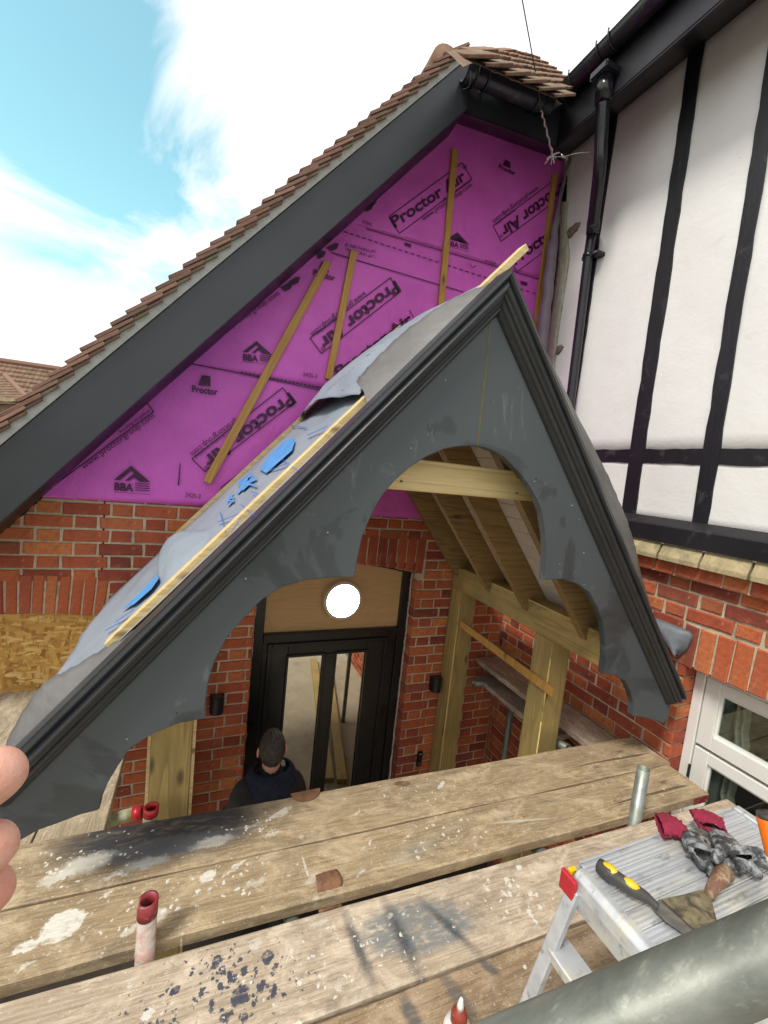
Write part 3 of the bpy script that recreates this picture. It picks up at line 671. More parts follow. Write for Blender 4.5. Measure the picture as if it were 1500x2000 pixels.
# ------------------------------------------------------------------ front door
DR = thing('front_door', 'black part glazed front door with pale wood panel over it, in the brick porch', 'door', ((DX0+DX1)/2, D+.1, GZ))
yf = D+.085
def dbar(nm, x0, x1, z0, z1, y0, y1, mat=M_door, w=.003, par=None):
    bm = B(); box(bm, x0, x1, y0, y1, z0, z1); bev(bm, w); return obj(nm, bm, mat, par or DR)
ZT = -1.185
dbar('frame_post', DX0+.012, DX0+.075, GZ, -.735, yf, yf+.08); dbar('frame_post', DX1-.075, DX1-.012, GZ, -.735, yf, yf+.08)
dbar('transom', DX0+.075, DX1-.075, ZT-.06, ZT, yf-.012, yf+.08)
bm = B(); pts = []
for i in range(13):
    t = -1+i/6; pts.append(Vector(((DX0+DX1)/2+t*((DX1-DX0)/2-.07), yf+.03, -.685-.06*t*t)))
prism(bm, pts+[Vector((DX1-.075, yf+.03, ZT)), Vector((DX0+.075, yf+.03, ZT))], (0, .012, 0)); obj('overpanel', bm, M_oak, DR)
bm = B()
for sgn in (0, 1):   # dark head of the frame following the arch
    pass
hp = [Vector(((DX0+DX1)/2+(-1+i/6)*((DX1-DX0)/2-.012), yf, -.672-.078*(-1+i/6)**2)) for i in range(13)]
hq = [Vector(((DX0+DX1)/2+(-1+i/6)*((DX1-DX0)/2-.07), yf, -.690-.064*(-1+i/6)**2)) for i in range(13)]
for i in range(12):
    hexa(bm, [hq[i], hq[i+1], hq[i+1]+Vector((0, .08, 0)), hq[i]+Vector((0, .08, 0)), hp[i], hp[i+1], hp[i+1]+Vector((0, .08, 0)), hp[i]+Vector((0, .08, 0))])
obj('frame_head', bm, M_door, DR)
# foam / packing line between frame and brick
bm = B()
def foamline(pts, r, n):
    q = []
    for i in range(n+1):
        p = poly_at(pts, i/n); q.append(p+Vector((random.uniform(-.004, .004), random.uniform(-.003, .003), random.uniform(-.004, .004))))
    tube(bm, q, [r*random.uniform(.7, 1.3) for _ in q], 6)
foamline([Vector((DX1-.006, yf+.0, -3.1)), Vector((DX1-.006, yf+.0, -2)), Vector((DX1-.004, yf+.0, -1.2)), Vector((DX1-.006, yf, -.76))], .007, 90)
foamline([Vector((DX0+.006, yf+.0, -3.1)), Vector((DX0+.006, yf+.0, -2)), Vector((DX0+.006, yf+.0, -1.2)), Vector((DX0+.006, yf, -.76))], .0045, 70)
foamline([Vector((DX1-.012, yf+.0, -.745)), Vector((1.35, yf, -.715)), Vector((1.15, yf, -.683)), Vector((.95, yf, -.672))], .006, 40)
obj('foam_seal', bm, M_foam, DR)
# leaf: left panel, wide glazed leaf with two lights
dbar('leaf', DX0+.075, .60, GZ+.02, ZT-.06, yf+.02, yf+.06); dbar('leaf', .60, 1.195, GZ+.02, GZ+.35, yf+.021, yf+.06)
dbar('leaf', 1.195, DX1-.075, GZ+.02, ZT-.06, yf+.02, yf+.06); dbar('leaf', .60, 1.195, -1.362, ZT-.06, yf+.021, yf+.06)
dbar('glazing_bar', .862, .952, GZ+.35, -1.362, yf+.014, yf+.06)
dbar('cover_strip', .455, .485, GZ+.02, ZT-.075, yf+.004, yf+.02); dbar('cover_strip', 1.33, 1.355, GZ+.02, ZT-.075, yf+.004, yf+.02); dbar('cover_strip', .485, 1.33, ZT-.10, ZT-.078, yf+.004, yf+.02)
for (a, b) in ((.60, .862), (.952, 1.195)):
    p = dbar('pane', a-.01, b+.01, GZ+.33, -1.35, yf+.036, yf+.041, M_doorglass, .0005)
    for (x0, x1, z0, z1) in ((a-.012, b+.012, -1.372, -1.352), (a-.012, a+.006, GZ+.35, -1.372), (b-.006, b+.012, GZ+.35, -1.372)): dbar('bead', x0, x1, z0, z1, yf+.008, yf+.03, M_door, .004)
dbar('dark_hall', DX0+.02, DX1-.02, GZ, -.78, yf+.2, yf+.22, M_dark, .002)

# round lamp on the panel
LP = thing('bulkhead_lamp', 'round glowing wall lamp on the pale wood panel above the door', 'lamp', PY(668, 1171, yf+.01))
def disc(c, r, y0, y1, mat, nm, par, n=40, dome=0):
    bm = B(); rings = []
    prof = [(r, y1), (r, y0+.004), (r-.004, y0)] if not dome else [(r, y1), (r*.96, y0+dome*.5), (r*.75, y0+dome*.12), (r*.4, y0)]
    for (rr, yy) in prof: rings.append([bm.verts.new((c.x+rr*math.cos(2*math.pi*k/n), yy, c.z+rr*math.sin(2*math.pi*k/n))) for k in range(n)])
    for i in range(len(rings)-1):
        for k in range(n): bm.faces.new((rings[i][k], rings[i][(k+1) % n], rings[i+1][(k+1) % n], rings[i+1][k]))
    bm.faces.new(rings[-1]); return obj(nm, bm, mat, par, True)
lc = PY(668, 1171, yf)
disc(lc, .142, yf-.035, yf+.03, M_lamprim, 'rim', LP); disc(lc, .126, yf-.05, yf-.02, M_lit, 'diffuser', LP, 40, .03)
# two small black wall lights and a door bell
def wall_light(c, label):
    t = thing('wall_light', label, 'wall light', (c.x, D, c.z), 'black up and down lights beside the front door')
    bm = B(); n = 20; w, dpt, h = .042, .075, .055; ring = []
    for (zz) in (-h, h):
        r = []
        for k in range(n):
            a = math.pi*k/(n-1); r.append(bm.verts.new((c.x+w*math.cos(a), D-.03-(dpt-.03)*math.sin(a), c.z+zz)))
        r.append(bm.verts.new((c.x-w, D-.002, c.z+zz))); r.append(bm.verts.new((c.x+w, D-.002, c.z+zz))); ring.append(r)
    m = len(ring[0])
    for k in range(m): bm.faces.new((ring[0][k], ring[0][(k+1) % m], ring[1][(k+1) % m], ring[1][k]))
    bm.faces.new(ring[0][::-1]); bm.faces.new(ring[1]); obj('housing', bm, M_black, t)
    bm = B(); box(bm, c.x-.03, c.x+.03, D-.06, D-.01, c.z+.055, c.z+.0565); obj('lens', bm, M_dkplastic, t)
wall_light(PY(853, 1335, D-.03)+Vector((-.01, 0, 0)), 'small black wall light to the right of the door')
wall_light(PY(422, 1375, D-.03)+Vector((.005, 0, 0)), 'small black wall light to the left of the door')
c = PY(819, 1482, D-.01)
t = thing('door_bell', 'slim black door bell on the brick pier right of the door', 'door bell', (c.x, D, c.z))
bm = B(); box(bm, c.x-.022, c.x+.022, D-.022, D-.001, c.z-.062, c.z+.062); bev(bm, .006, 2); obj('housing', bm, M_black, t)
bm = B(); disc_c = Vector((c.x, 0, c.z-.035)); bm.free()
disc(disc_c, .013, D-.026, D-.02, M_dkplastic, 'button', t, 20)
bm = B(); box(bm, c.x-.012, c.x+.012, D-.024, D-.021, c.z+.045, c.z+.05); obj('camera_slot', bm, M_lamprim, t)

# ------------------------------------------------------------------ purple membrane with its printing
MB = thing('wall_membrane', 'purple printed breather membrane covering the gable above the brick wall', 'membrane', (0, D, ZM))
def under_barge(x): return -.428+(x+.858)*1.205
ym = D-.006
# three laps, lower sheet proud of nothing, each upper sheet laps over the one beneath
lapA = [PY(375, 712, ym), PY(905, 860, ym)]        # lower lap line
lapB = [PY(690, 436, ym), PY(1080, 555, ym)]       # upper lap line
def zline(L, x): return L[0].z+(L[1].z-L[0].z)*(x-L[0].x)/(L[1].x-L[0].x)
lapA = [PY(368, 709, ym), PY(620, 757, ym)]
lapB = [PY(720, 446, ym), PY(1053, 543, ym)]
def memb(z_lo, z_hi, y, extra=0):
    bm = B(); nx, nz_ = 60, 24
    def fn(u, v):
        x = -.95+(XR-.01+.95)*u; lo = min(z_lo(x)+.002*math.sin(x*40), under_barge(x)+.14); hi = max(min(z_hi(x), under_barge(x)+.25, 2.44), lo+.001)
        z = lo+(hi-lo)*v
        return Vector((x, y-.003*abs(wob(x*.7, z*.6, 1, 3)), z))
    sheet(bm, fn, nx, nz_, .001); return obj('membrane_sheet', bm, M_purple, MB, True)
memb(lambda x: ZM, lambda x: zline(lapA, x)+.1, ym)
memb(lambda x: zline(lapA, x), lambda x: zline(lapB, x)+.1, ym-.005)
memb(lambda x: zline(lapB, x), lambda x: 9, ym-.010)
yt = ym-.0165
def frame2(p0, p1, y):
    a = PY(*p0, y); b = PY(*p1, y); d = (b-a); L = d.length; d.normalize(); u = Vector((-d.z, 0, d.x)); return a, d, u, L
def text(txt, p0, p1, y=yt, hf=1.0, bold=.0, hpx=None, name='printed_lettering', par=MB, mat=M_ink, squash=None):
    cu = bpy.data.curves.new('t', 'FONT'); cu.body = txt; cu.offset = bold; cu.resolution_u = 3
    o = bpy.data.objects.new('t', cu); COL.objects.link(o)
    me = bpy.data.meshes.new_from_object(o.evaluated_get(bpy.context.evaluated_depsgraph_get())); bpy.data.objects.remove(o)
    xs = [v.co.x for v in me.vertices]; x0, x1 = min(xs), max(xs)
    a, d, u, L = frame2(p0, p1, y); s = L/(x1-x0); sh = s*hf
    if hpx: sh = hpx*a.dot(FW)/F/.72
    for v in me.vertices: v.co = a+d*((v.co.x-x0)*s)+u*(v.co.y*sh)
    me.materials.clear()
    return link(name, me, mat, par)
def flat(pls, name='printed_mark', par=MB, mat=M_ink, y=yt):
    bm = B()
    for pl in pls:
        vs = [bm.verts.new(p) for p in pl]; bm.faces.new(vs)
    bmesh.ops.triangulate(bm, faces=bm.faces[:]); o = obj(name, bm, mat, par)
    if len(pls) > 8: o['kind'] = 'stuff'
    return o
def stroke(a, b, w, y=yt):
    a, b = PY(*a, y), PY(*b, y); d = (b-a).normalized(); s = Vector((-d.z, 0, d.x))*w/2
    return [a-s, b-s, b+s, a+s]
def frame_box(c, w=.006):
    return [stroke(c[i], c[(i+1) % 4], w) for i in range(4)]
def dashes(a, b, w, n, duty=.6):
    a, b = Vector((*a, 0)), Vector((*b, 0)); o = []
    for i in range(n):
        p = a.lerp(b, i/n); q = a.lerp(b, (i+duty)/n); o.append(stroke(p[:2], q[:2], w))
    return o
# A upper
flat(frame_box([(760, 423), (903, 318), (922, 350), (780, 456)]), 'printed_frame')
text('Proctor Air', (771, 445), (911, 350), bold=.03, hpx=20); text('\u00ae', (906, 332), (914, 326), hpx=6)
text('www.proctorgroup.com', (827, 432), (922, 364), hpx=9); text('Roofing simplified', (868, 392), (918, 356), hpx=5)
# B reversed, upper right
flat([stroke((963, 441), (1082, 352), .006), stroke((963, 441), (979, 471), .006), stroke((979, 471), (1086, 392), .006)], 'printed_frame')
text('Proctor Air', (1096, 358), (977, 446), bold=.03, hpx=20); text('www.proctorgroup.com', (1050, 363), (962, 430), hpx=9); text('Roofing simplified', (1005, 408), (968, 436), hpx=5); text('\u00ae', (980, 456), (975, 461), hpx=6)
# C lower right
flat([stroke((998, 510), (1100, 433), .006), stroke((998, 510), (1010, 531), .006), stroke((1010, 531), (1100, 463), .006)], 'printed_frame')
text('Proctor Air', (1006, 518), (1128, 425), bold=.03, hpx=20)
# D middle reversed
flat(frame_box([(763, 542), (780, 571), (628, 690), (606, 660)]), 'printed_frame')
text('Proctor Air', (772, 548), (622, 665), bold=.03, hpx=22); text('www.proctorgroup.com', (712, 568), (606, 650), hpx=10); text('Roofing simplified', (670, 612), (618, 650), hpx=5); text('\u00ae', (633, 674), (625, 681), hpx=7)
# E lower middle reversed
flat(frame_box([(552, 757), (575, 786), (400, 921), (375, 896)]), 'printed_frame')
text('Proctor Air', (565, 766), (394, 897), bold=.03, hpx=24); text('www.proctorgroup.com', (485, 797), (371, 884), hpx=11); text('Roofing simplified', (436, 848), (380, 890), hpx=6); text('\u00ae', (405, 907), (396, 914), hpx=8)
# F left upright, half behind the bargeboard
text('www.proctorgroup.com', (164, 917), (303, 814), hpx=11); text('Roofing simplified', (236, 846), (294, 803), hpx=6)
flat([stroke((108, 946), (300, 804), .006), stroke((300, 804), (284, 782), .006)], 'printed_frame'); text('Proctor Air', (125, 905), (275, 797), bold=.03, hpx=24)
text('www.proctorgroup.com', (425, 662), (547, 575), hpx=10)
# G reversed below D, mostly behind the porch roof
flat([stroke((511, 852), (431, 950), .001)] and [stroke((431, 952), (640, 800), .006), stroke((431, 952), (438, 963), .006), stroke((655, 730), (668, 745), .006), stroke((655, 730), (800, 618), .006), stroke((668, 745), (800, 645), .006), stroke((800, 605), (808, 620), .006)], 'printed_frame')
text('Proctor Air', (664, 738), (808, 628), bold=.03, hpx=22)
text('Proctor Air', (1150, 470), (1290, 370), bold=.03, hpx=20) if False else None
# laps, dashed lines, small prints
flat([stroke((368, 709), (480, 731), .007), stroke((480, 731), (760, 790), .006)], 'printed_line')
flat(dashes((470, 727), (640, 760), .010, 22, .7), 'printed_dashes')
flat([stroke((715, 446), (1078, 552), .006)], 'printed_line'); flat(dashes((672, 452), (1075, 583), .006, 34), 'printed_dashes')
flat([stroke((647, 493), (905, 570), .006)], 'printed_line')
for c in ((797, 477), (1024, 552)):
    flat([[PY(c[0]-7, c[1]-4, yt), PY(c[0]+6, c[1], yt), PY(c[0]+6, c[1]+6, yt), PY(c[0]-6, c[1]+2, yt)]], 'printed_mark')
flat([stroke((917, 514), (923, 523), .004), stroke((923, 523), (931, 518), .004)], 'printed_mark')
text('LAP LINE 150mm', (731, 499), (676, 484), hpx=6); text('LAY PURPLE SIDE UP', (733, 489), (674, 474), hpx=6)
for (a, b, h) in (((361, 970), (391, 974), 9), ((592, 734), (619, 739), 8), ((969, 513), (949, 507), 7), ((727, 436), (708, 429), 7)): text('2425-3', a, b, hpx=h)
def bba(x, y, w, sh=.12):
    k = w/70.; Q = lambda dx, dy: PY(x+dx*k, y+dy*k+dx*k*sh, yt)
    flat([[Q(0, -6), Q(34, -36), Q(72, -6), Q(60, -6), Q(34, -26), Q(12, -6)], [Q(22, -6), Q(40, -22), Q(60, -6), Q(50, -6), Q(39, -14), Q(30, -6)]], 'printed_logo')
    text('BBA', (x+1*k, y+14*k), (x+38*k, y+14*k+38*k*sh), bold=.04, hpx=15*k)
    flat([[Q(42, -3+j*4.3), Q(70, -3+j*4.3), Q(70, -1.2+j*4.3), Q(42, -1.2+j*4.3)] for j in range(4)], 'printed_small_lines')
    flat([stroke((x, y+18*k), (x+72*k, y+18*k+72*k*sh), .002)], 'printed_line')
bba(222, 943, 70, .07); bba(474, 692, 56, .1); bba(873, 470, 42, .25); bba(816, 990, 40, .12)
def pro(x, y, w, sh=.15):
    k = w/50.; Q = lambda dx, dy: PY(x+dx*k, y+dy*k+dx*k*sh, yt)
    flat([[Q(12, -2), Q(20, -22), Q(30, -2)], [Q(18, -22), Q(36, -22), Q(36, -2), Q(32, -2)]], 'printed_logo')
    text('Proctor', (x, y+13*k), (x+50*k, y+13*k+50*k*sh), bold=.03, hpx=13*k)
pro(375, 752, 50, .13); pro(612, 525, 42, .3); pro(974, 320, 32, .45)
flat([[PY(351, 905, yt), PY(353, 905, yt), PY(350, 948, yt), PY(347, 948, yt)]], 'printed_mark')
# torn dark flecks where the top edge meets the bargeboard
for (x, y) in ((650, 482), (625, 497), (560, 560), (575, 548), (672, 430), (725, 395), (718, 405), (857, 268), (838, 285), (868, 262)):
    flat([[PY(x+random.uniform(-14, -6), y+random.uniform(-2, 6), yt), PY(x+random.uniform(2, 6), y-8, yt), PY(x+12, y-6, yt), PY(x+8, y+4, yt), PY(x-3, y+9, yt)]], 'torn_fleck')

# ------------------------------------------------------------------ timber battens tacked on the membrane
def batten(p, q, w, label, y=D-.028, t=.024, grp='thin timber battens over the purple membrane'):
    a, b = PY(*p, y), PY(*q, y); c = (a+b)/2; d = b-a
    me = bpy.data.meshes.new('timber_batten'); bm = B(); L = d.length
    box(bm, -w/2, w/2, -t/2, t/2, -L/2, L/2); bev(bm, .0015); bm.to_mesh(me); bm.free(); me.materials.append(M_batten)
    o = bpy.data.objects.new('timber_batten', me); COL.objects.link(o); o.location = c; o.rotation_euler = (0, math.atan2(d.x, d.z), 0)
    return tag(o, label, 'batten', grp)
batten((640, 513), (404, 942), .047, 'longest slanting batten on the purple membrane, running down to the left')
batten((691, 491), (641, 741), .043, 'short slightly tilted batten between the long slanting one and the porch ridge')
batten((888, 293), (857, 640), .044, 'upright batten on the membrane under the eaves corner, crossing the upper lettering')
batten((1083, 340), (1040, 690), .042, 'darker batten nearest the corner with the white timbered wall')
# mauve felt rolled into the corner
cpts = [PY(1113, 306, 2.68), PY(1102, 350, 2.67), PY(1090, 410, 2.66), PY(1082, 465, 2.64), PY(1077, 500, 2.62), PY(1070, 570, 2.60), PY(1062, 640, 2.58), PY(1054, 730, 2.56)]
bm = B(); q = [poly_at(cpts, i/50) for i in range(51)]
tube(bm, [p+Vector((.003*math.sin(i*.9), .003*math.cos(i*1.3), 0)) for i, p in enumerate(q)], [.012+.026*min(1, max(0, (i-12)/14)) + .002*math.sin(i*.8) for i in range(51)], 16)
tag(obj('felt_roll', bm, M_roll, None, True), 'mauve grey felt rolled up the corner between membrane and white wall', 'felt')
bm = B(); F1 = [PY(1072, 470, 2.66), PY(1066, 530, 2.66), PY(1060, 590, 2.65), PY(1046, 625, 2.64)]; F2 = [PY(1090, 470, 2.64), PY(1083, 530, 2.63), PY(1072, 590, 2.62), PY(1062, 640, 2.6)]
sheet(bm, lambda u, v: poly_at(F1, v).lerp(poly_at(F2, v), u)+Vector((0, -.01*math.sin(u*3)+.004*wob(v*6, u*3), 0)), 6, 16, .002)
tag(obj('felt_flap', bm, M_roll, None, True), 'torn mauve felt flap hanging beside the darker corner batten', 'felt')

# ------------------------------------------------------------------ main roof: bargeboard, verge tiles, fascias, gutters
RF = thing('house_roof', 'tiled house roof with long dark grey bargeboard above the purple gable', 'roof', (1.2, 2.5, 2.4))
yb = 2.45
def ztop(x): return -.081+(x+.862)*1.1799
def zbot(x): return -.428+(x+.858)*1.2055
bm = B(); prism(bm, [Vector((-2.9, yb, ztop(-2.9))), Vector((-2.9, yb, zbot(-2.9))), Vector((1.304, yb, zbot(1.304))), Vector((1.262, yb, ztop(1.262)))], (0, -.024, 0)); bev(bm, .003)
obj('bargeboard', bm, M_barge, RF)
bm = B(); hexa(bm, [(-2.9, yb+.001, zbot(-2.9)+.012), (1.30, yb+.001, zbot(1.3)+.012), (1.36, D+.05, zbot(1.3)+.075), (-2.9, D+.05, zbot(-2.9)+.045), (-2.9, yb+.001, zbot(-2.9)+.03), (1.30, yb+.001, zbot(1.3)+.03), (1.36, D+.05, zbot(1.3)+.11), (-2.9, D+.05, zbot(-2.9)+.07)])
obj('soffit', bm, M_black, RF)
bm = B(); box(bm, 0, 1, 0, 1, 0, 1); bm.free()
# strip under verge
bm = B(); prism(bm, [Vector((-2.9, yb-.03, ztop(-2.9)+.004)), Vector((1.262, yb-.03, ztop(1.262)+.004)), Vector((1.24, yb-.03, ztop(1.24)+.062)), Vector((-2.9, yb-.03, ztop(-2.9)+.075))], (0, .12, 0)); obj('verge_mortar', bm, M_mortar_pale, RF)
tm = {}
def tile_mesh(w, l, t, k, mat=None):
    key = (w, l, t, k, mat is None)
    if key in tm: return tm[key]
    bm = B(); n = 3; rg = random.Random(k)
    for i in range(1): box(bm, -l/2, l/2, -w/2, w/2, -t/2, t/2)
    for v in bm.verts: v.co += Vector((rg.uniform(-.003, .003), rg.uniform(-.002, .002), rg.uniform(-.0015, .0015)))
    bev(bm, .002); me = mesh_from(bm, 'tile'); me.materials.append(mat or M_tile); tm[key] = me; return me
ang = math.atan(1.18)
x = -2.845; i = 0
while x < 1.22:
    for j in range(1):
        me = tile_mesh(.165, .19, .015, i % 5)
        o = bpy.data.objects.new('tile', me); COL.objects.link(o)
        put(o, RF, Matrix.Translation((x+random.uniform(-.003, .003), yb+.03, ztop(x)+.100+random.uniform(-.003, .003))) @ Matrix.Rotation(-(ang-.20+random.uniform(-.02, .02)), 4, 'Y'))
    x += .0575; i += 1
# slips under each verge tile
bm = B(); x = -2.845
while x < 1.22:
    v = bmesh.ops.create_cube(bm, size=1)['verts']; m = Matrix.Translation((x+.012, yb+.035, ztop(x)+.086)) @ Matrix.Rotation(-(ang-.17), 4, 'Y') @ Matrix.Diagonal((.16, .16, .011, 1))
    for q in v: q.co = m @ q.co
    x += .0575
o = obj('undercloak', bm, M_tilemoss, RF); o['kind'] = 'stuff'
# body of the left slope behind the verge: courses
bm = B(); x = -2.845
while x < 1.22:
    v = bmesh.ops.create_cube(bm, size=1)['verts']; m = Matrix.Translation((x, yb+.12+2.5, ztop(x)+.100)) @ Matrix.Rotation(-(ang-.20), 4, 'Y') @ Matrix.Diagonal((.19, 5.0, .014, 1))
    for q in v: q.co = m @ q.co
    x += .0575
o = obj('tile_courses', bm, M_tilemoss, RF); o['kind'] = 'stuff'
# fascias and gutters
ZE = 2.50
bm = B(); hexa(bm, [(1.30, 2.452, 2.175), (2.02, 2.452, 2.245), (2.02, 2.475, 2.245), (1.30, 2.475, 2.175), (1.27, 2.452, 2.43), (2.02, 2.452, 2.50), (2.02, 2.475, 2.50), (1.27, 2.475, 2.43)]); obj('fascia', bm, M_barge, RF)
bm = B(); box(bm, 2.0, 2.025, -1.2, 2.45, 2.243, 2.50); bev(bm, .003); obj('fascia', bm, M_black, RF)
bm = B(); hexa(bm, [(2.004, -1.2, 2.235), (XR+.02, -1.2, 2.475), (XR+.02, D, 2.475), (2.004, 2.47, 2.235), (2.004, -1.2, 2.248), (XR+.02, -1.2, 2.49), (XR+.02, D, 2.49), (2.004, 2.47, 2.248)]); obj('soffit', bm, M_black, RF)
bm = B(); hexa(bm, [(1.30, 2.454, 2.168), (2.02, 2.454, 2.237), (XR, D+.01, 2.44), (1.36, D+.01, 2.34), (1.30, 2.454, 2.18), (2.02, 2.454, 2.25), (XR, D+.01, 2.455), (1.36, D+.01, 2.355)]); obj('soffit', bm, M_black, RF)
def gutter(bm, a, b, out, r=.055, n=10):
    a, b, out = Vector(a), Vector(b), Vector(out).normalized(); up = Vector((0, 0, 1)); A, Bv = [], []
    prof = [(math.cos(math.pi*k/n), -math.sin(math.pi*k/n)) for k in range(n+1)]
    prof = [(1.06, .04)]+prof+[(-1.0, .12)]
    ins = [(x*.93, min(0.02, z*.93)) for x, z in prof[::-1]]
    for (x, z) in prof+ins:
        A.append(bm.verts.new(a+out*x*r+up*z*r)); Bv.append(bm.verts.new(b+out*x*r+up*z*r))
    m = len(A)
    for k in range(m): bm.faces.new((A[k], A[(k+1) % m], Bv[(k+1) % m], Bv[k]))
bm = B(); gutter(bm, (1.945, -1.2, 2.50), (1.945, 2.40, 2.50), (-1, 0, 0)); obj('gutter', bm, M_gutter, RF, True)
bm = B(); ga_, gb_ = PY(918, 121, 2.32), PY(1086, 195, 2.34); gutter(bm, ga_+Vector((0, .055, 0)), gb_+Vector((0, .055, 0)), (0, -1, 0)); obj('gutter', bm, M_gutter, RF, True)
def bracket(c, out, tang, r=.062):
    bm = B(); c, out = Vector(c), Vector(out); q = [c+out*math.cos(math.pi*k/12)*r+Vector((0, 0, -math.sin(math.pi*k/12)*r)) for k in range(13)]
    q = [c+out*r+Vector((0, 0, .02))]+q+[c-out*r+Vector((0, 0, .02))]
    tube(bm, q, .005, 6); obj('gutter_bracket', bm, M_pipe, RF, True)
for yy in (2.28, 2.08, 2.0, 1.2, .4, -.4): bracket((1.945, yy, 2.50), (-1, 0, 0), 0)
for yy in (1.86,):
    pass
for xx in (1.34, 1.42, 1.80, 1.86): bracket(ga_.lerp(gb_, (xx-1.27)/.66)+Vector((0, .055, 0)), (0, -1, 0), 0)
# loose wires wrapped round the gutter ends
bm = B()
for (a, b, c) in (((985-65, 115), (918, 165), (903, 175)), ((922, 130), (915, 150), (905, 168)), ((953, 125), (950, 150), (945, 165)), ((1068, 180), (1062, 205), (1056, 222)), ((1080, 190), (1088, 205), (1078, 215)), ((1090, 180), (1100, 195), (1112, 205))):
    pts = [PY(*a, 2.33), PY(*b, 2.34), PY(*c, 2.40)]; tube(bm, [poly_at(pts, k/8) for k in range(9)], .0018, 5)
obj('loose_wire', bm, M_wire, RF, True)
# tiles of the slope that rises behind the short front gutter
n_h = Vector((0, -math.sin(R(50)), math.cos(R(50)))); p_h = Vector((1.3, 2.40, 2.515)); up_h = Vector((0, math.cos(R(50)), math.sin(R(50))))
hip = [PP(x, y, p_h, n_h) for x, y in ((905, 128), (925, 120), (1088, 192), (1116, 170), (1022, 108), (960, 97), (872, 96))]
HP = ((905, 126), (925, 118), (1088, 190), (1116, 168), (1022, 106), (960, 97), (872, 96))
def inside(x, y, pg):
    c = False
    for i in range(len(pg)):
        (x0, y0), (x1, y1) = pg[i], pg[i-1]
        if (y0 > y) != (y1 > y) and x < (x1-x0)*(y-y0)/(y1-y0)+x0: c = not c
    return c
L0, L1 = PP(880, 100, p_h, n_h), PP(1090, 193, p_h, n_h)
L1 = L0+(PP(925, 119, p_h, n_h)-PP(1088, 191, p_h, n_h)).normalized()*-1.6; L0 = PP(925, 119, p_h, n_h)-(L1-L0).normalized()*.5; dl = (L1-L0).normalized()
for r_i in range(24):
    x = -(.083 if r_i % 2 else 0)
    while x < 1.9:
        ctr = L0+dl*x+up_h*(.045+.056*r_i)+n_h*.014; q_ = pix(ctr)
        if inside(q_[0], q_[1]+2, HP):
            o = bpy.data.objects.new('tile', tile_mesh(.161, .11, .012, (r_i*3+int(x*9)) % 5, M_tilemoss)); COL.objects.link(o)
            put(o, RF, Matrix.Translation(ctr) @ Matrix.Rotation(math.atan2(dl.z, dl.x), 4, 'Y').inverted() @ Matrix.Rotation(R(50-8+random.uniform(-1.5, 1.5)), 4, 'X') @ Matrix.Rotation(math.pi/2, 4, 'Z'))
        x += .1645
bm = B(); vs = [bm.verts.new(p-n_h*.004) for p in hip]; bm.faces.new(vs); bmesh.ops.triangulate(bm, faces=bm.faces[:]); obj('roof_felt', bm, M_tilemoss, RF)
# half round ridge tiles along the top of that slope
rc = PY(874, 124, 2.43)
for k in range(5):
    bm = B(); tube(bm, [rc+Vector((0, .30*k, 0)), rc+Vector((0, .30*k+.31, 0))], [.098, .094], 20); obj('ridge_tile', bm, M_tilemoss, RF, True)
rp = [PP(1022, 112, p_h+n_h*.01, n_h), PP(1118, 173, p_h+n_h*.01, n_h)]
for k in range(6):
    a, b = rp[0].lerp(rp[1], k/6), rp[0].lerp(rp[1], (k+1.06)/6); bm = B(); tube(bm, [a, b], [.03, .027], 12); obj('ridge_tile', bm, M_tilemoss, RF, True)
# right hand roof slope above the long gutter
bm = B()
for k in range(14):
    c = Vector((1.99+k*.068, 1.0, 2.535+k*.075)); v = bmesh.ops.create_cube(bm, size=1)['verts']
    m = Matrix.Translation(c) @ Matrix.Rotation(-R(42), 4, 'Y') @ Matrix.Diagonal((.17, 4.2, .015, 1))
    for q in v: q.co = m @ q.co
o = obj('tile_courses', bm, M_tilemoss, RF); o['kind'] = 'stuff'

# ------------------------------------------------------------------ downpipe
DP = thing('downpipe', 'glossy black rainwater downpipe on the white timbered wall near the corner', 'downpipe', (2.26, 2.25, 0))
a0 = PX(1182, 150, 1.955); a1 = PX(1178, 200, 1.97); a2 = PX(1171, 330, 2.06); a3 = PX(1158, 440, 2.235); a4 = PX(1149, 500, 2.268); a5 = PX(1112, 800, 2.268); a6 = a5+Vector((0, -.003, -.9))
bm = B(); tube(bm, [a0, a1], .046, 20); obj('outlet', bm, M_pipe, DP, True)
bm = B(); v = box(bm, a0.x-.06, a0.x+.05, a0.y-.06, a0.y+.06, a0.z-.012, a0.z+.035); bev(bm, .008, 2); obj('outlet_box', bm, M_pipe, DP)
bm = B(); up_pts = [a1, a1.lerp(a2, .5), a2, a2.lerp(a3, .6), a3]; tube(bm, [poly_at(up_pts, i/30) for i in range(31)], .036, 20); obj('upper_pipe', bm, M_pipe, DP, True)
bm = B(); tube(bm, [a3+Vector((0, 0, .05)), a4, a5, a6], .030, 20); obj('lower_pipe', bm, M_pipe, DP, True)
bm = B(); tube(bm, [a3+Vector((0, 0, .03)), a3+Vector((.005, 0, -.05))], .039, 20); obj('collar', bm, M_pipe, DP, True)
bm = B(); tube(bm, [a4+Vector((0, 0, .012)), a4+Vector((0, 0, -.012))], .036, 20); box(bm, a4.x-.005, XR-.004, a4.y-.075, a4.y+.05, a4.z-.012, a4.z+.012); obj('bracket', bm, M_pipe, DP, True)

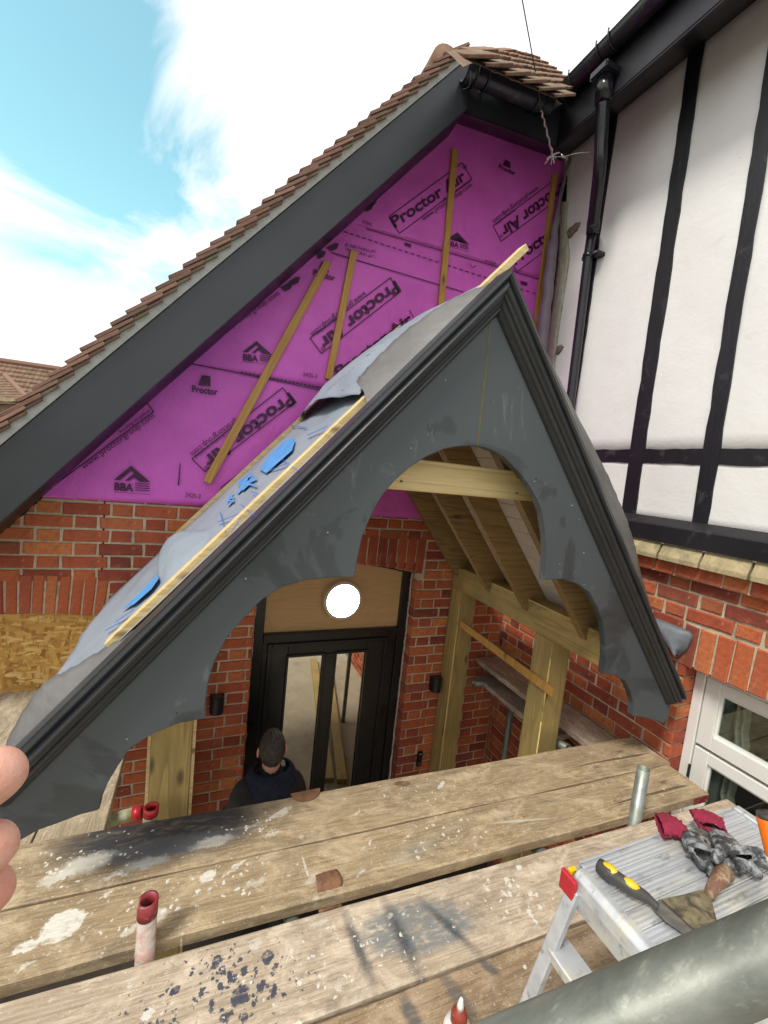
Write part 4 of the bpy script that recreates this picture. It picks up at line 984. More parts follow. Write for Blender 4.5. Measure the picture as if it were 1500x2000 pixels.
# ------------------------------------------------------------------ telephone cable and its knot
cp = [PY(1076, 292, 2.30), PY(1066, 250, 2.24), PY(1057, 217, 2.18), PY(1052, 177, 2.12), PY(1041, 115, 2.02), PY(1020, 0, 1.8), PY(1020, 0, 1.8)*2-PY(1041, 115, 2.02), PY(1020, 0, 1.8)*3-PY(1041, 115, 2.02)*2]
CB = thing('telephone_cable', 'thin overhead cable tied off with frayed string at the eaves corner', 'cable', cp[0])
bm = B(); tube(bm, [poly_at(cp, i/70) for i in range(71)], .0028, 6); obj('wire', bm, M_wire, CB, True)
bm = B(); q = [poly_at(cp[:3], i/20) for i in range(21)]; tube(bm, [p+Vector((.004*math.cos(i*1.4), 0, .004*math.sin(i*1.4))) for i, p in enumerate(q)], .005, 6); obj('twisted_grip', bm, M_knot, CB, True)
bm = B(); kc = PY(1078, 305, 2.30); rg = random.Random(3)
for k in range(9):
    d = Vector((rg.uniform(-1, 1), rg.uniform(-.4, .4), rg.uniform(-1, .5))).normalized(); q = [kc+d*.0, kc+d*.02+Vector((0, 0, .006)), kc+d*rg.uniform(.03, .055)]
    tube(bm, [poly_at(q, j/5) for j in range(6)], .0042, 5)
obj('knot', bm, M_knot, CB, True)
bm = B(); q = [kc, PY(1100, 306, 2.30), PY(1125, 300, 2.28), PY(1152, 297, 2.26)]; tube(bm, [poly_at(q, j/14) for j in range(15)], .0022, 5); obj('stay_wire', bm, M_knot, CB, True)

# ------------------------------------------------------------------ porch frame
PF = thing('porch_frame', 'green treated timber porch frame with posts, plates and rafters round the front door', 'porch', (.91, 2.1, GZ))
GY = 1.30
AP = PY(979, 545, GY)            # gable apex
SLOPE_L, SLOPE_R = 1.142, 1.253
aL, aR = math.atan(SLOPE_L), math.atan(SLOPE_R)
dL = Vector((-math.cos(aL), 0, -math.sin(aL))); nL = Vector((-math.sin(aL), 0, math.cos(aL)))
dR = Vector((math.cos(aR), 0, -math.sin(aR))); nR = Vector((math.sin(aR), 0, math.cos(aR)))
RIDGE = Vector((AP.x, 0, AP.z-.02))
def SL(t, y, h=0): return Vector((RIDGE.x, y, RIDGE.z))+dL*t+nL*h
def SR(t, y, h=0): return Vector((RIDGE.x, y, RIDGE.z))+dR*t+nR*h
ZP0, ZP1 = -.835, -.672
XI, XO = 1.80, 1.94
LI, LO = .008, -.132
for (x0, x1) in ((XI, XO), (LO, LI)):
    bm = B(); box(bm, x0, x1, 1.352, D-.004, ZP0, ZP1); bev(bm, .003); obj('wall_plate', bm, M_treated_y, PF)
    for (y0, y1) in ((1.685, 1.825), (2.60, D-.005)):
        bm = B(); box(bm, x0, x1, y0, y1, GZ, ZP0-.001); bev(bm, .003); obj('post', bm, M_treated, PF)
# pale lines along two post arrises and plate edges
bm = B(); tube(bm, [(XI-.002, 1.684, -.93), (XI-.002, 1.684, -1.13), (XI-.002, 1.684, -1.23)], .0045, 6); tube(bm, [(XI-.002, 1.684, -1.30), (XI-.002, 1.684, -2.2)], .0045, 6)
tube(bm, [(XI-.001, 2.598, -.93), (XI-.001, 2.598, -2.9)], .005, 6)
tube(bm, [(XI-.001, 1.5, ZP1+.001), (XI-.001, 2.62, ZP1+.001)], .0035, 6); obj('edge_line', bm, M_edge_line, PF, True)
for x in (LO-.008, LI+.008):
    bm = B(); box(bm, x-.006, x+.006, 1.70, 1.80, GZ, -1.0); obj('edge_lath', bm, M_newwood_y, PF)
# temporary lath brace between the posts
bm = B(); p = PX(900, 1218, XI-.012); q = PX(1080, 1352, XI-.012); bar(bm, p, q, .012, .05, (0, 0, 1)); obj('brace', bm, M_batten, PF)
# rafters and boarding
ys = [2.70, 2.30, 1.93, 1.50]
for (S, sg) in ((SL, -1), (SR, 1)):
    d, nn = (dL, nL) if sg < 0 else (dR, nR)
    L = 2.03 if sg < 0 else 2.10; LR = 1.68 if sg < 0 else 1.72
    for y in ys:
        bm = B(); h1, h0 = -.036, -.186
        hexa(bm, [S(.03, y-.022, h0), S(LR, y-.022, h0), S(LR, y+.022, h0), S(.03, y+.022, h0), S(.03, y-.022, h1), S(LR, y-.022, h1), S(LR, y+.022, h1), S(.03, y+.022, h1)])
        o = obj('rafter', bm, M_rafter, PF)
    t = .02
    while t < L-.02:
        bm = B(); t1 = min(t+.094, L)
        hexa(bm, [S(t, 1.34, -.034), S(t1, 1.34, -.034), S(t1, D-.006, -.034), S(t, D-.006, -.034), S(t, 1.34, -.016), S(t1, 1.34, -.016), S(t1, D-.006, -.016), S(t, D-.006, -.016)])
        bev(bm, .0025); obj('ceiling_board', bm, M_soffit, PF); t += .0965
bm = B(); box(bm, RIDGE.x-.02, RIDGE.x+.02, 1.345, D-.01, RIDGE.z-.24, RIDGE.z-.05); obj('ridge_board', bm, M_rafter, PF)
# collar tie
bm = B(); a = PY(763, 955, 1.47); b = PY(1040, 979, 1.47); tp = PY(914, 909, 1.47).z; box(bm, a.x-.2, b.x+.25, 1.452, 1.477, (a.z+b.z)/2, tp); bev(bm, .003)
TIE = obj('collar_tie', bm, M_newwood, PF)
for (x, y) in ((784, 940), (1010, 932), (1009, 963)):
    c = PY(x, y, 1.45); bm = B(); tube(bm, [c+Vector((0, .002, 0)), c+Vector((0, -.004, 0))], .0045, 10); obj('screw', bm, M_steel, TIE, True)
# battens laid down the left slope, their ends left long past the ridge
for (y, t0, t1, w) in ((1.435, -.29, 1.72, .045), (2.66, -.33, 1.60, .045)):
    bm = B(); hexa(bm, [SL(t0, y-w/2, .001), SL(t1, y-w/2, .001), SL(t1, y+w/2, .001), SL(t0, y+w/2, .001), SL(t0, y-w/2, .027), SL(t1, y-w/2, .027), SL(t1, y+w/2, .027), SL(t0, y+w/2, .027)])
    bev(bm, .002); obj('counter_batten', bm, M_newwood_y, PF)

# ------------------------------------------------------------------ underlay on the porch roof
UL = thing('roofing_underlay', 'pale grey printed underlay laid over the left slope of the porch roof', 'underlay', SL(.7, 2, 0))
bm = B(); sheet(bm, lambda u, v: SL(.02+2.03*u, 1.40+1.31*v, .005+.010*math.sin(math.pi*v)*(1+.5*wob(u*5, v*3))), 50, 20, .001); obj('underlay_sheet', bm, M_underlay, UL, True)
# flap of the upper length, lower edge lifting
def onS(x, y, h):
    p = PP(x, y, SL(0, 0, h), nL); p.y = max(p.y, 1.425); return p
def onSy(x, y, yy): return PY(x, y, yy)
UN = [PY(x, y, d) for x, y, d in ((944, 560, 1.46), (872, 598, 1.50), (803, 645, 1.53), (748, 697, 1.53), (703, 772, 1.48))]
UF = [PY(x, y, d) for x, y, d in ((955, 552, 1.47), (821, 617, 1.92), (755, 657, 2.25), (690, 706, 2.50), (617, 773, 2.66), (584, 822, 2.62))]
def flapfn(u, v): return poly_at(UN, v).lerp(poly_at(UF, v), u)+nL*((.004+.05*max(0, v-.5)*2)*math.sin(math.pi*u)+.004*wob(u*2, v*3, 1, 2))
bm = B(); sheet(bm, flapfn, 30, 30, .0015); obj('upper_flap', bm, M_underlay, UL, True)
# lower flap lifted in a rounded lobe over the batten
LN = [PY(x, y, 1.462) for x, y in ((482, 1038), (440, 1078), (400, 1115), (360, 1152), (322, 1188))]
LF = [PY(x, y, d) for x, y, d in ((468, 1033, 1.55), (400, 1036, 1.85), (345, 1042, 2.0), (309, 1085, 1.95), (313, 1178, 1.60))]
def lobefn(u, v): return poly_at(LN, v).lerp(poly_at(LF, v), u)+nL*(.03*math.sin(math.pi*u)*math.sin(math.pi*v)+.003*wob(u*2, v*3, 1, 6))
bm = B(); sheet(bm, lobefn, 20, 24, .0015); obj('lower_flap', bm, M_underlay, UL, True)
bm = B()
for (x0, y0, x1, y1) in ((368, 1046, 362, 1082), (360, 1090, 362, 1110), (392, 1040, 386, 1062), (383, 1070, 386, 1092), (412, 1038, 408, 1052), (436, 1040, 432, 1062)):
    a_, b_ = PY(x0, y0, 1.40), PY(x1, y1, 1.40)
    best = min((lobefn(i/16, j/16) for i in range(17) for j in range(17)), key=lambda p: (Vector(pix(p))-Vector((x0, y0))).length)
    k_ = best.y/1.40*.994; a_, b_ = a_*k_, b_*k_; d_ = (b_-a_).normalized(); s_ = d_.cross(nL).normalized()*.0015
    bm.faces.new([bm.verts.new(q) for q in (a_-s_, b_-s_, b_+s_, a_+s_)])
obj('blue_printed_line', bm, M_blueink, UL)['kind'] = 'stuff'
# dark backs of the sheet turned over the front edge
def ribbon(name, A, Bp, bulge, mat, par, nv=40, out=Vector((0, -1, 0)), tk=.0015, label=None):
    bm = B()
    sheet(bm, lambda u, v: poly_at(A, v).lerp(poly_at(Bp, v), u)+out*(bulge*math.sin(math.pi*u))+Vector((0, .003*wob(v*9, u*3, 1, 5), .003*wob(v*8, u*2))), 8, nv, tk)
    return obj(name, bm, mat, par, True)
A = [PY(x, y, 1.33) for x, y in ((952, 562), (900, 616), (850, 666), (790, 724), (740, 772), (716, 792))]
Bq = [PY(*p, d) for p, d in (((950, 557), 1.37), ((880, 586), 1.43), ((800, 640), 1.47), ((745, 690), 1.49), ((705, 733), 1.5), ((697, 746), 1.5))]
ribbon('turned_edge', A, Bq, .02, M_underlay_dark, UL)
A = [PY(x, y, 1.32) for x, y in ((300, 1238), (240, 1296), (180, 1352), (120, 1408), (60, 1462), (20, 1500))]
Bq = [PY(*p, d) for p, d in (((285, 1216), 1.40), ((210, 1262), 1.42), ((138, 1306), 1.43), ((90, 1332), 1.43), ((50, 1382), 1.41), ((15, 1445), 1.38))]
ribbon('turned_edge', A, Bq, .025, M_underlay_dark, UL)
UR = thing('roofing_underlay', 'dark grey underlay edge sticking up along the right slope of the porch roof', 'underlay', SR(.7, 1.4, 0))
A = [PY(x, y, 1.335) for x, y in ((990, 556), (1030, 650), (1100, 812), (1160, 950), (1210, 1080), (1244, 1160), (1290, 1270))]
Bq = [PY(*p, d) for p, d in (((1008, 552), 1.42), ((1052, 655), 1.42), ((1122, 800), 1.42), ((1188, 930), 1.42), ((1233, 1040), 1.41), ((1258, 1142), 1.40), ((1296, 1262), 1.38))]
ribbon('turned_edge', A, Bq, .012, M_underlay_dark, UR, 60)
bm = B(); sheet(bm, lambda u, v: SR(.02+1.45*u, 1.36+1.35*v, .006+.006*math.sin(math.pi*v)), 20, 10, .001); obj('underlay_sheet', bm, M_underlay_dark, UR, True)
A = [PX(x, y, 2.26) for x, y in ((1268, 1210), (1300, 1255), (1318, 1283))]; Bq = [PX(x, y, XR-.012) for x, y in ((1272, 1208), (1330, 1226), (1352, 1240), (1342, 1268), (1322, 1285))]
ribbon('end_flap', A, Bq, .02, M_flap, UR, 20, Vector((0, 0, 1)))
# blue tape and blue printing on the underlay
def onL(x, y, h): return PP(x, y, SL(0, 0, h), nL)
def slopeflat(polys, mat, name, h=.026, par=UL):
    bm = B()
    for pl in polys: bm.faces.new([bm.verts.new(onL(x, y, h)) for x, y in pl])
    bmesh.ops.triangulate(bm, faces=bm.faces[:]); return obj(name, bm, mat, par)
def sl_line(a, b, w=1.6):
    dx, dy = b[0]-a[0], b[1]-a[1]; L = math.hypot(dx, dy); nx, ny = -dy/L*w/2, dx/L*w/2
    return [(a[0]-nx, a[1]-ny), (b[0]-nx, b[1]-ny), (b[0]+nx, b[1]+ny), (a[0]+nx, a[1]+ny)]
slopeflat([[(506, 916), (520, 924), (570, 880), (576, 862), (572, 856), (560, 858), (530, 885)]], M_bluetape, 'blue_tape')
slopeflat([[(236, 1192), (250, 1180), (280, 1150), (308, 1122), (310, 1130), (296, 1150), (262, 1180)]], M_bluetape, 'blue_tape')
scr = []
for k in range(12): scr.append(sl_line((462+random.uniform(0, 18), 950+random.uniform(-12, 14)), (480+random.uniform(0, 22), 936+random.uniform(-12, 12)), random.uniform(2, 5)))
for k in range(5): scr.append(sl_line((445+random.uniform(-4, 4), 985+random.uniform(-12, 12)), (455+random.uniform(-4, 4), 972+random.uniform(-12, 12)), 2.5))
for i, s_ in enumerate(scr): slopeflat([s_], M_bluetape, 'blue_scribble', .0268+.0001*i)
lines = [((520, 922), (560, 905)), ((545, 893), (583, 920)), ((470, 985), (500, 1010)), ((490, 960), (512, 968)), ((425, 1020), (470, 1002)), ((600, 850), (640, 832)), ((430, 1000), (440, 1040)), ((560, 830), (600, 836)), ((452, 1040), (470, 1012)), ((225, 1215), (262, 1190)), ((205, 1232), (235, 1215))]
slopeflat([sl_line(a, b, 1.5) for a, b in lines], M_blueink, 'blue_printed_line', .0255)
def flap_proj(x, y):   # nearest point of the upper flap to a sight line
    r = ray(x, y).normalized(); best = None
    for i in range(17):
        for j in range(25):
            p = flapfn(i/16, j/24); e = (p-r*p.dot(r)).length
            if best is None or e < best[0]: best = (e, p)
    return r*best[1].dot(r)-r*.012
bm = B()
for k in range(16):
    t = k/16; x, y = 640+150*t, 765-130*t
    for off in (0, 22):
        a, b = flap_proj(x+off*.8, y+off*.5-4), flap_proj(x+off*.8+8, y+off*.5-9)
        d = (b-a).normalized(); s = d.cross(ray(x, y).normalized())*.0013; bm.faces.new([bm.verts.new(q) for q in (a-s, b-s, b+s, a+s)])
obj('blue_dashes', bm, M_blueink, UL)['kind'] = 'stuff'

# ------------------------------------------------------------------ the scalloped gable board
GB = thing('gable_board', 'large scalloped dark grey gable board with moulded edges fronting the porch', 'gable board', (AP.x, GY, AP.z))
GPX = [(978, 552), (1314, 1352), (1310, 1378), (1303, 1404), (1295, 1413), (1283, 1408), (1260, 1402), (1235, 1398), (1237, 1373), (1230, 1350), (1220, 1330), (1200, 1318), (1177, 1317), (1181, 1290), (1182, 1262), (1177, 1217), (1167, 1187), (1150, 1157), (1127, 1140), (1100, 1132), (1062, 1132), (1065, 1083), (1065, 1050), (1057, 1000), (1047, 974), (1033, 950), (1018, 929), (1000, 910), (985, 895), (967, 883), (945, 874), (923, 871), (895, 872), (867, 877), (833, 892), (800, 913), (770, 940), (748, 966), (728, 1000), (707, 1050), (697, 1100), (692, 1128), (650, 1128), (600, 1133), (550, 1147), (510, 1173), (477, 1207), (443, 1247), (420, 1290), (408, 1327), (401, 1377), (402, 1404), (350, 1413), (300, 1433), (253, 1463), (230, 1497), (210, 1530), (198, 1560), (193, 1583), (157, 1592), (110, 1610), (73, 1623), (40, 1642), (12, 1652), (-18, 1600), (-30, 1545)]
bm = B(); prism(bm, [PY(x, y, GY) for x, y in GPX], (0, .03, 0)); bev(bm, .003, 2); obj('board', bm, M_gable, GB)
bm = B(); prism(bm, [PY(*p, GY-.001) for p in ((959, 610), (962, 610), (935, 869), (931, 869))], (0, .002, 0)); obj('joint_line', bm, simple('olive_filler_line', (.10, .10, .035), .6, .2, 30, .1), GB)
for (x, y) in ((1047, 936), (1117, 987), (345, 1392), (93, 1494), (870, 742), (640, 1040), (1212, 1215), (480, 1130), (1140, 1080)):
    c = PY(x, y, GY); bm = B(); tube(bm, [c, c+Vector((0, -.0012, 0))], random.uniform(.0022, .0045), 8); obj('filled_nail_hole', bm, M_gutter if (x+y) % 2 else M_mortar_pale, GB)
prof = [(0, .0), (0, .052), (.010, .056), (.016, .050), (.020, .040), (.026, .046), (.034, .052), (.042, .048), (.047, .038), (.052, .036), (.056, .028), (.062, .032), (.070, .026), (.074, .018), (.080, .019), (.086, .010), (.090, .0)]
apx = AP+Vector((0, 0, .014))
def run_mould(end, side, nm):
    d = (end-apx).normalized(); n = Vector((-d.z, 0, d.x)); n = -n if n.z > 0 else n     # n points down/inward
    bm = B(); rings = []
    for w_, dep in prof:
        # mitre at the apex: each line starts on the vertical through the apex
        p = apx+n*w_; k = (apx.x-p.x)/d.x; a = p+d*k; e = end+n*w_
        rings.append((bm.verts.new(Vector((a.x, GY-dep, a.z))), bm.verts.new(Vector((e.x, GY-dep, e.z)))))
    for i in range(len(rings)-1): bm.faces.new((rings[i][0], rings[i][1], rings[i+1][1], rings[i+1][0]))
    bm.faces.new([r[0] for r in rings]); bm.faces.new([r[1] for r in rings][::-1])
    obj(nm, bm, M_mould, GB)
run_mould(PY(-45, 1540, GY), -1, 'moulding'); run_mould(PY(1322, 1352, GY), 1, 'moulding')
# top cover of the moulding back to the board
for (e) in (PY(-45, 1540, GY), PY(1322, 1352, GY)):
    bm = B(); d = (e-apx).normalized(); bar(bm, apx+Vector((0, -.012, .003)), e+Vector((0, -.012, .003)), .075, .006, Vector((-d.z, 0, d.x))); obj('capping', bm, M_mould, GB)

# ------------------------------------------------------------------ scaffold
C0 = ((.395, .30, .175), (.33, .245, .138), (.215, .155, .085))
CP = ((.50, .41, .30), (.44, .35, .25), (.31, .235, .155))
CB_ = ((.33, .235, .135), (.28, .19, .105), (.18, .12, .065))
WHT = (.66, .64, .56); NAV = (.045, .05, .075); GRY = (.17, .185, .19)
def sboard(x0, x1, yl, w, label, mat, ztop_=ZB, slope=-.034, th=.038, name='scaffold_board', red=False, grp='scaffold boards of the platform'):
    """board along X; yl = y of its back edge at x=0"""
    me = bpy.data.meshes.new(name); bm = B(); n = 24; L = x1-x0; rg = random.Random(int(yl*1000))
    rings = []
    for i in range(n+1):
        x = x0+L*i/n; dz = .002*math.sin(i*.9+yl*9)
        e = [rg.uniform(-.0015, .0015) for _ in range(4)]
        rings.append([bm.verts.new(p) for p in ((x, -w+e[0], -th+dz), (x, -w+e[1], -.004+dz), (x, -w+.005, dz), (x, -.005, dz), (x, e[2], -.004+dz), (x, e[3], -th+dz))])
    for i in range(n):
        for k in range(6): bm.faces.new((rings[i][k], rings[i][(k+1) % 6], rings[i+1][(k+1) % 6], rings[i+1][k]))
    bm.faces.new(rings[0][::-1]); bm.faces.new(rings[-1]); bmesh.ops.recalc_face_normals(bm, faces=bm.faces); bm.to_mesh(me); bm.free(); me.materials.append(mat)
    o = bpy.data.objects.new(name, me); COL.objects.link(o); o.location = (0, yl, ztop_); o.rotation_euler = (0, 0, math.atan(slope)); tag(o, label, 'scaffold board', grp)
    if red:
        bm = B(); box(bm, x1-.10, x1+.0015, -w-.001, -w+.10, -th-.001, -.006); q = obj('painted_end', bm, M_redtube); q.parent = o; q['label'] = 'faded red paint on the end of the board'
    return o
# b1: marks in local coordinates (x, y from the back edge)
S1 = [(-.34, -.16, .07, .03, .2, WHT, .65, .2, .12), (-.18, -.19, .05, .015, .1, WHT, .7, .15, .1), (.24, -.10, .05, .012, .3, WHT, .75, .1, .1), (.30, -.15, .05, .010, .1, WHT, .6, .1, .1), (.62, -.14, .03, .008, .4, WHT, .5, .1, .06), (-.05, -.05, .50, .20, -.02, (.035, .035, .038), 1.0, .22, .07), (-.03, -.12, .34, .06, -.02, (.10, .105, .115), .8, .3, .09), (.10, -.14, .10, .03, .1, WHT, .5, .2, .08), (-.28, -.13, .12, .05, .2, WHT, .65, .25, .10), (.34, -.07, .07, .02, .4, WHT, .8, .05, .06), (-.1, -.17, .09, .03, 0, (.40, .42, .42), .6, .3, .08),
      (.855, -.04, .055, .022, -.1, (.13, .075, .04), .9, .08, .02), (1.02, -.085, .045, .012, .6, WHT, .9, .03, .03), (1.22, -.12, .16, .001, -1.2, (.06, .045, .03), .9, .1, .005), (1.85, -.06, .35, .10, .1, (.24, .175, .10), .5, .4, .05)]
S2 = [(-.20, -.02, .03, .006, .5, WHT, .8, .05, .05), (-.12, -.15, .03, .012, .4, WHT, .7, .1, .07), (-.34, -.17, .03, .01, .2, WHT, .7, .1, .07), (.22, -.10, .05, .02, .3, WHT, .45, .2, .09), (.55, -.15, .03, .008, .4, WHT, .6, .1, .06), (.62, -.05, .02, .006, .9, WHT, .7, .1, .05), (-.29, -.085, .075, .062, .3, WHT, .95, .03, .05), (-.36, -.12, .04, .02, .3, WHT, .9, .03, .05), (.08, -.04, .035, .025, .4, WHT, .95, .03, .04), (.16, -.03, .05, .01, .5, WHT, .85, .05, .06), (-.06, -.13, .05, .03, .2, WHT, .55, .2, .06),
      (.38, -.08, .006, .06, .1, WHT, .7, .1, .02), (.40, -.13, .04, .02, .3, WHT, .5, .2, .05), (.88, -.04, .011, .009, 0, WHT, .95, .03, .02), (1.0, -.045, .012, .008, 0, (.62, .5, .4), .9, .03, .02), (.76, -.12, .16, .05, .2, (.30, .30, .24), .35, .4, .05), (1.25, -.11, .2, .008, -.15, (.6, .58, .5), .6, .3, .02)]
S3 = [(.66, -.115, .26, .105, -.1, (.17, .19, .19), .85, .14, .05), (.47, -.12, .026, .15, .13, (.05, .055, .065), .85, .45, .035), (.60, -.13, .034, .17, .10, (.05, .055, .065), .88, .5, .035), (.75, -.14, .022, .15, .5, (.055, .06, .07), .85, .45, .035),
      (.005, -.085, .022, .012, .5, NAV, .95, .03, .03), (.10, -.05, .026, .014, .9, NAV, .95, .03, .04), (.23, -.075, .024, .020, .7, NAV, .95, .03, .05), (.245, -.105, .014, .010, .3, NAV, .95, .03, .04), (.155, -.14, .036, .020, .8, NAV, .95, .03, .05), (.12, -.175, .016, .014, 0, NAV, .95, .03, .04), (.06, -.195, .034, .014, .9, NAV, .95, .03, .06), (.165, -.19, .013, .011, 0, NAV, .95, .03, .04), (.005, -.21, .022, .016, 1.0, NAV, .95, .03, .05), (.24, -.155, .010, .009, 0, NAV, .95, .03, .04), (-.10, -.16, .013, .009, 0, NAV, .9, .03, .05), (.2, -.04, .03, .02, .1, WHT, .5, .2, .06),
      (1.02, -.06, .016, .014, .5, WHT, .95, .04, .03), (1.09, -.035, .016, .014, .5, WHT, .95, .04, .03), (.98, -.10, .008, .018, .3, WHT, .9, .04, .02), (1.02, -.18, .010, .014, 0, WHT, .9, .04, .02), (-.05, -.12, .02, .015, .1, WHT, .85, .06, .05), (.38, -.03, .05, .012, 0, WHT, .5, .2, .05)]
S4 = [(.55, -.06, .03, .08, .2, (.07, .075, .08), .8, .3, .03), (.68, -.05, .03, .09, .3, (.09, .09, .09), .7, .3, .03), (.80, -.02, .02, .05, .6, (.08, .08, .085), .8, .3, .02), (.9, -.05, .009, .007, 0, WHT, .95, .03, .02)]
sboard(-1.3, 2.275, 1.562, .222, 'scaffold board next to the porch with a long black stain', board_mat('board_wood_stained', C0, S1, .12, dots=[(-.3, -.12, .3, .16, WHT, 60, .45), (.25, -.10, .16, .10, WHT, 70, .5), (.9, -.1, .5, .15, WHT, 50, .3)]))
sboard(-1.3, 2.235, 1.334, .198, 'second scaffold board from the porch, with a white spill and red end', board_mat('board_wood_spilled', C0, S2, .13, dots=[(.05, -.08, .6, .18, WHT, 55, .38), (.9, -.1, .5, .15, WHT, 60, .35)]), red=True)
sboard(-1.3, 2.28, 1.094, .236, 'scaffold board with navy paint drips and broad grey brush strokes', board_mat('board_wood_brushed', CP, S3, .15, dots=[(.13, -.14, .24, .16, NAV, 42, .55), (.10, -.13, .34, .2, NAV, 75, .55), (1.02, -.12, .25, .16, WHT, 45, .5), (.45, -.12, .6, .2, WHT, 60, .35)]))
sboard(-1.3, 2.28, .852, .225, 'scaffold board nearest the camera with the glue bottle on it', board_mat('board_wood_front', CB_, S4, .08), ztop_=ZB-.006)
sboard(-1.3, 2.28, .615, .225, 'scaffold board under the guard rail behind the step platform', board_mat('board_wood_rear', CB_, (), .08), ztop_=ZB-.004)
def yboard(x0, x1, y0, y1, z, label, mat):
    me = bpy.data.meshes.new('scaffold_board'); bm = B(); L = y1-y0; w = x1-x0; box(bm, 0, L, -w, 0, -.038, 0); bev(bm, .003); bm.to_mesh(me); bm.free(); me.materials.append(mat)
    o = bpy.data.objects.new('scaffold_board', me); COL.objects.link(o); o.location = (x0, y0, z); o.rotation_euler = (0, 0, math.pi/2); o.scale = (1, 1, 1)
    return tag(o, label, 'scaffold board', 'boards running back to the wall')
mY = board_mat('board_wood_grey', ((.42, .35, .24), (.36, .29, .19), (.25, .19, .12)), (), .06); mY2 = board_mat('board_wood_pinkish', ((.44, .36, .28), (.38, .30, .23), (.26, .19, .14)), (), .06)
yboard(-.262, -.037, 1.50, 2.3, ZB-.042, 'x', mY) if False else None
for (x0, x1, y1, lab) in ((-.47, -.262, 2.68, 'board running back to the wall, its edge showing under the gable board foot'), (-.70, -.475, 2.70, 'board running back to the wall just below the chipboard window'), (-.93, -.705, 2.70, 'outermost left board running back to the wall, mostly out of view')):
    o = yboard(x0, x1, 1.45, y1, ZB-.042, lab, mY)
o = yboard(2.10, 2.322, 1.35, 2.72, ZB-.10, 'pinkish board along the foot of the right brick wall behind the posts', mY2)

bm = B(); box(bm, -1.3, -.12, .95, 1.17, ZB-.20, ZB-.16); tag(obj('plank', bm, mY2), 'pinkish plank under the boards, seen through the gap at the left', 'plank')
bm = B(); box(bm, -1.3, 2.3, 1.19, 1.23, ZB-.62, ZB-.40); tag(obj('plank', bm, mY), 'dark plank on edge under the platform, seen through the long gap', 'plank')
def stube(a, b, label, mat=M_galv, r=.02415, red=None, grp=None, redlen=.05, redmat=M_redtube):
    a, b = Vector(a), Vector(b); t = thing('scaffold_tube', label, 'scaffold tube', a, grp)
    bm = B(); pipe_hollow(bm, a, b, r); obj('tube', bm, mat, t, True)
    if red:
        d = (b-a).normalized(); bm = B(); pipe_hollow(bm, b-d*redlen, b+d*.001, r+.0012, .006); obj('painted_end', bm, redmat, t, True)
    return t
p0 = PZ(281, 1868, ZB-.02)
top = PD(282, 1772, PZ(281, 1868, ZB-.02).dot(FW)-.02)
stube((p0.x, p0.y+.012, GZ), (p0.x+.002, p0.y+.012, p0.z+.155), 'upright tube with a red open end rising through the board gap', M_pinktube, red=True, redlen=.045)
p1 = PZ(1243, 1606, ZB-.02)
stube((p1.x, p1.y, GZ), (p1.x+.002, p1.y+.01, p1.z+.235), 'grey galvanised upright tube rising between boards near the window')
# big guard rail close to the camera
ga, gb = PD(985, 2084, .30), PD(1560, 1838, .31)
d = (gb-ga).normalized(); stube(ga-d*1.6, gb+d*1.9, 'large dull grey guard rail tube crossing the near corner, closest to the camera', M_rail)
# tubes under the boards
for (x, lab) in ((-.75, 'left'), (.32, 'middle'), (1.27, 'right')):
    stube((x, -.1, ZB-.068), (x, 1.52, ZB-.068), f'transom tube under the boards, the {lab} one of three', M_galv, grp='transom tubes under the platform')
stube((-1.2, 1.12, ZB-.12), (2.2, 1.05, ZB-.12), 'long ledger tube seen through the gap between the boards')
# tube ends by the left post
a = PD(212, 1596, 1.62); b = PD(283, 1580, 1.66)
stube(PY(150, 1618, 1.76), PY(276, 1586, 1.745), 'flaking yellow green tube end with a red cap beside the left post', M_yellowmoss, red=True, redlen=.03, redmat=M_redplastic)
stube(PY(283, 1700, 1.60), PY(296, 1576, 1.60), 'mossy yellow green upright tube with a red cap in front of the left post', M_yellowmoss, red=True, redlen=.03, redmat=M_redplastic)
# tubes in the back corner
stube(PX(1120, 1452, 2.05), PX(924, 1333, 2.05) if False else PY(926, 1333, 2.62), 'greenish tube poking out beside the rear right post', M_galv) if False else None
q0 = PY(925, 1334, 2.62); q1 = PY(972, 1338, 2.62)
stube(q1+Vector((.05, .01, 0)), q0, 'short greenish tube end beside the rear right post', M_galv)
stube((q1.x+.015, 1.55, q1.z-.055), (q1.x+.015, 2.68, q1.z-.055), 'grey tube running back into the corner behind the front right post', M_galv)
stube((q1.x+.06, 2.50, GZ), (q1.x+.06, 2.50, q1.z-.08), 'dark upright tube standing in the back corner', M_galv)
stube(PX(1110, 1462, 2.0), PX(1068, 1440, 2.0), 'small tube with a pink painted end at the foot of the front right post', M_galv, red=True, redlen=.03)
# hanging board in the corner
yb_ = PY(960, 1312, 2.6)
o = yboard(2.12, 2.325, 1.9, 2.72, q1.z+.045, 'brown board laid on the tubes in the back corner', mY2)

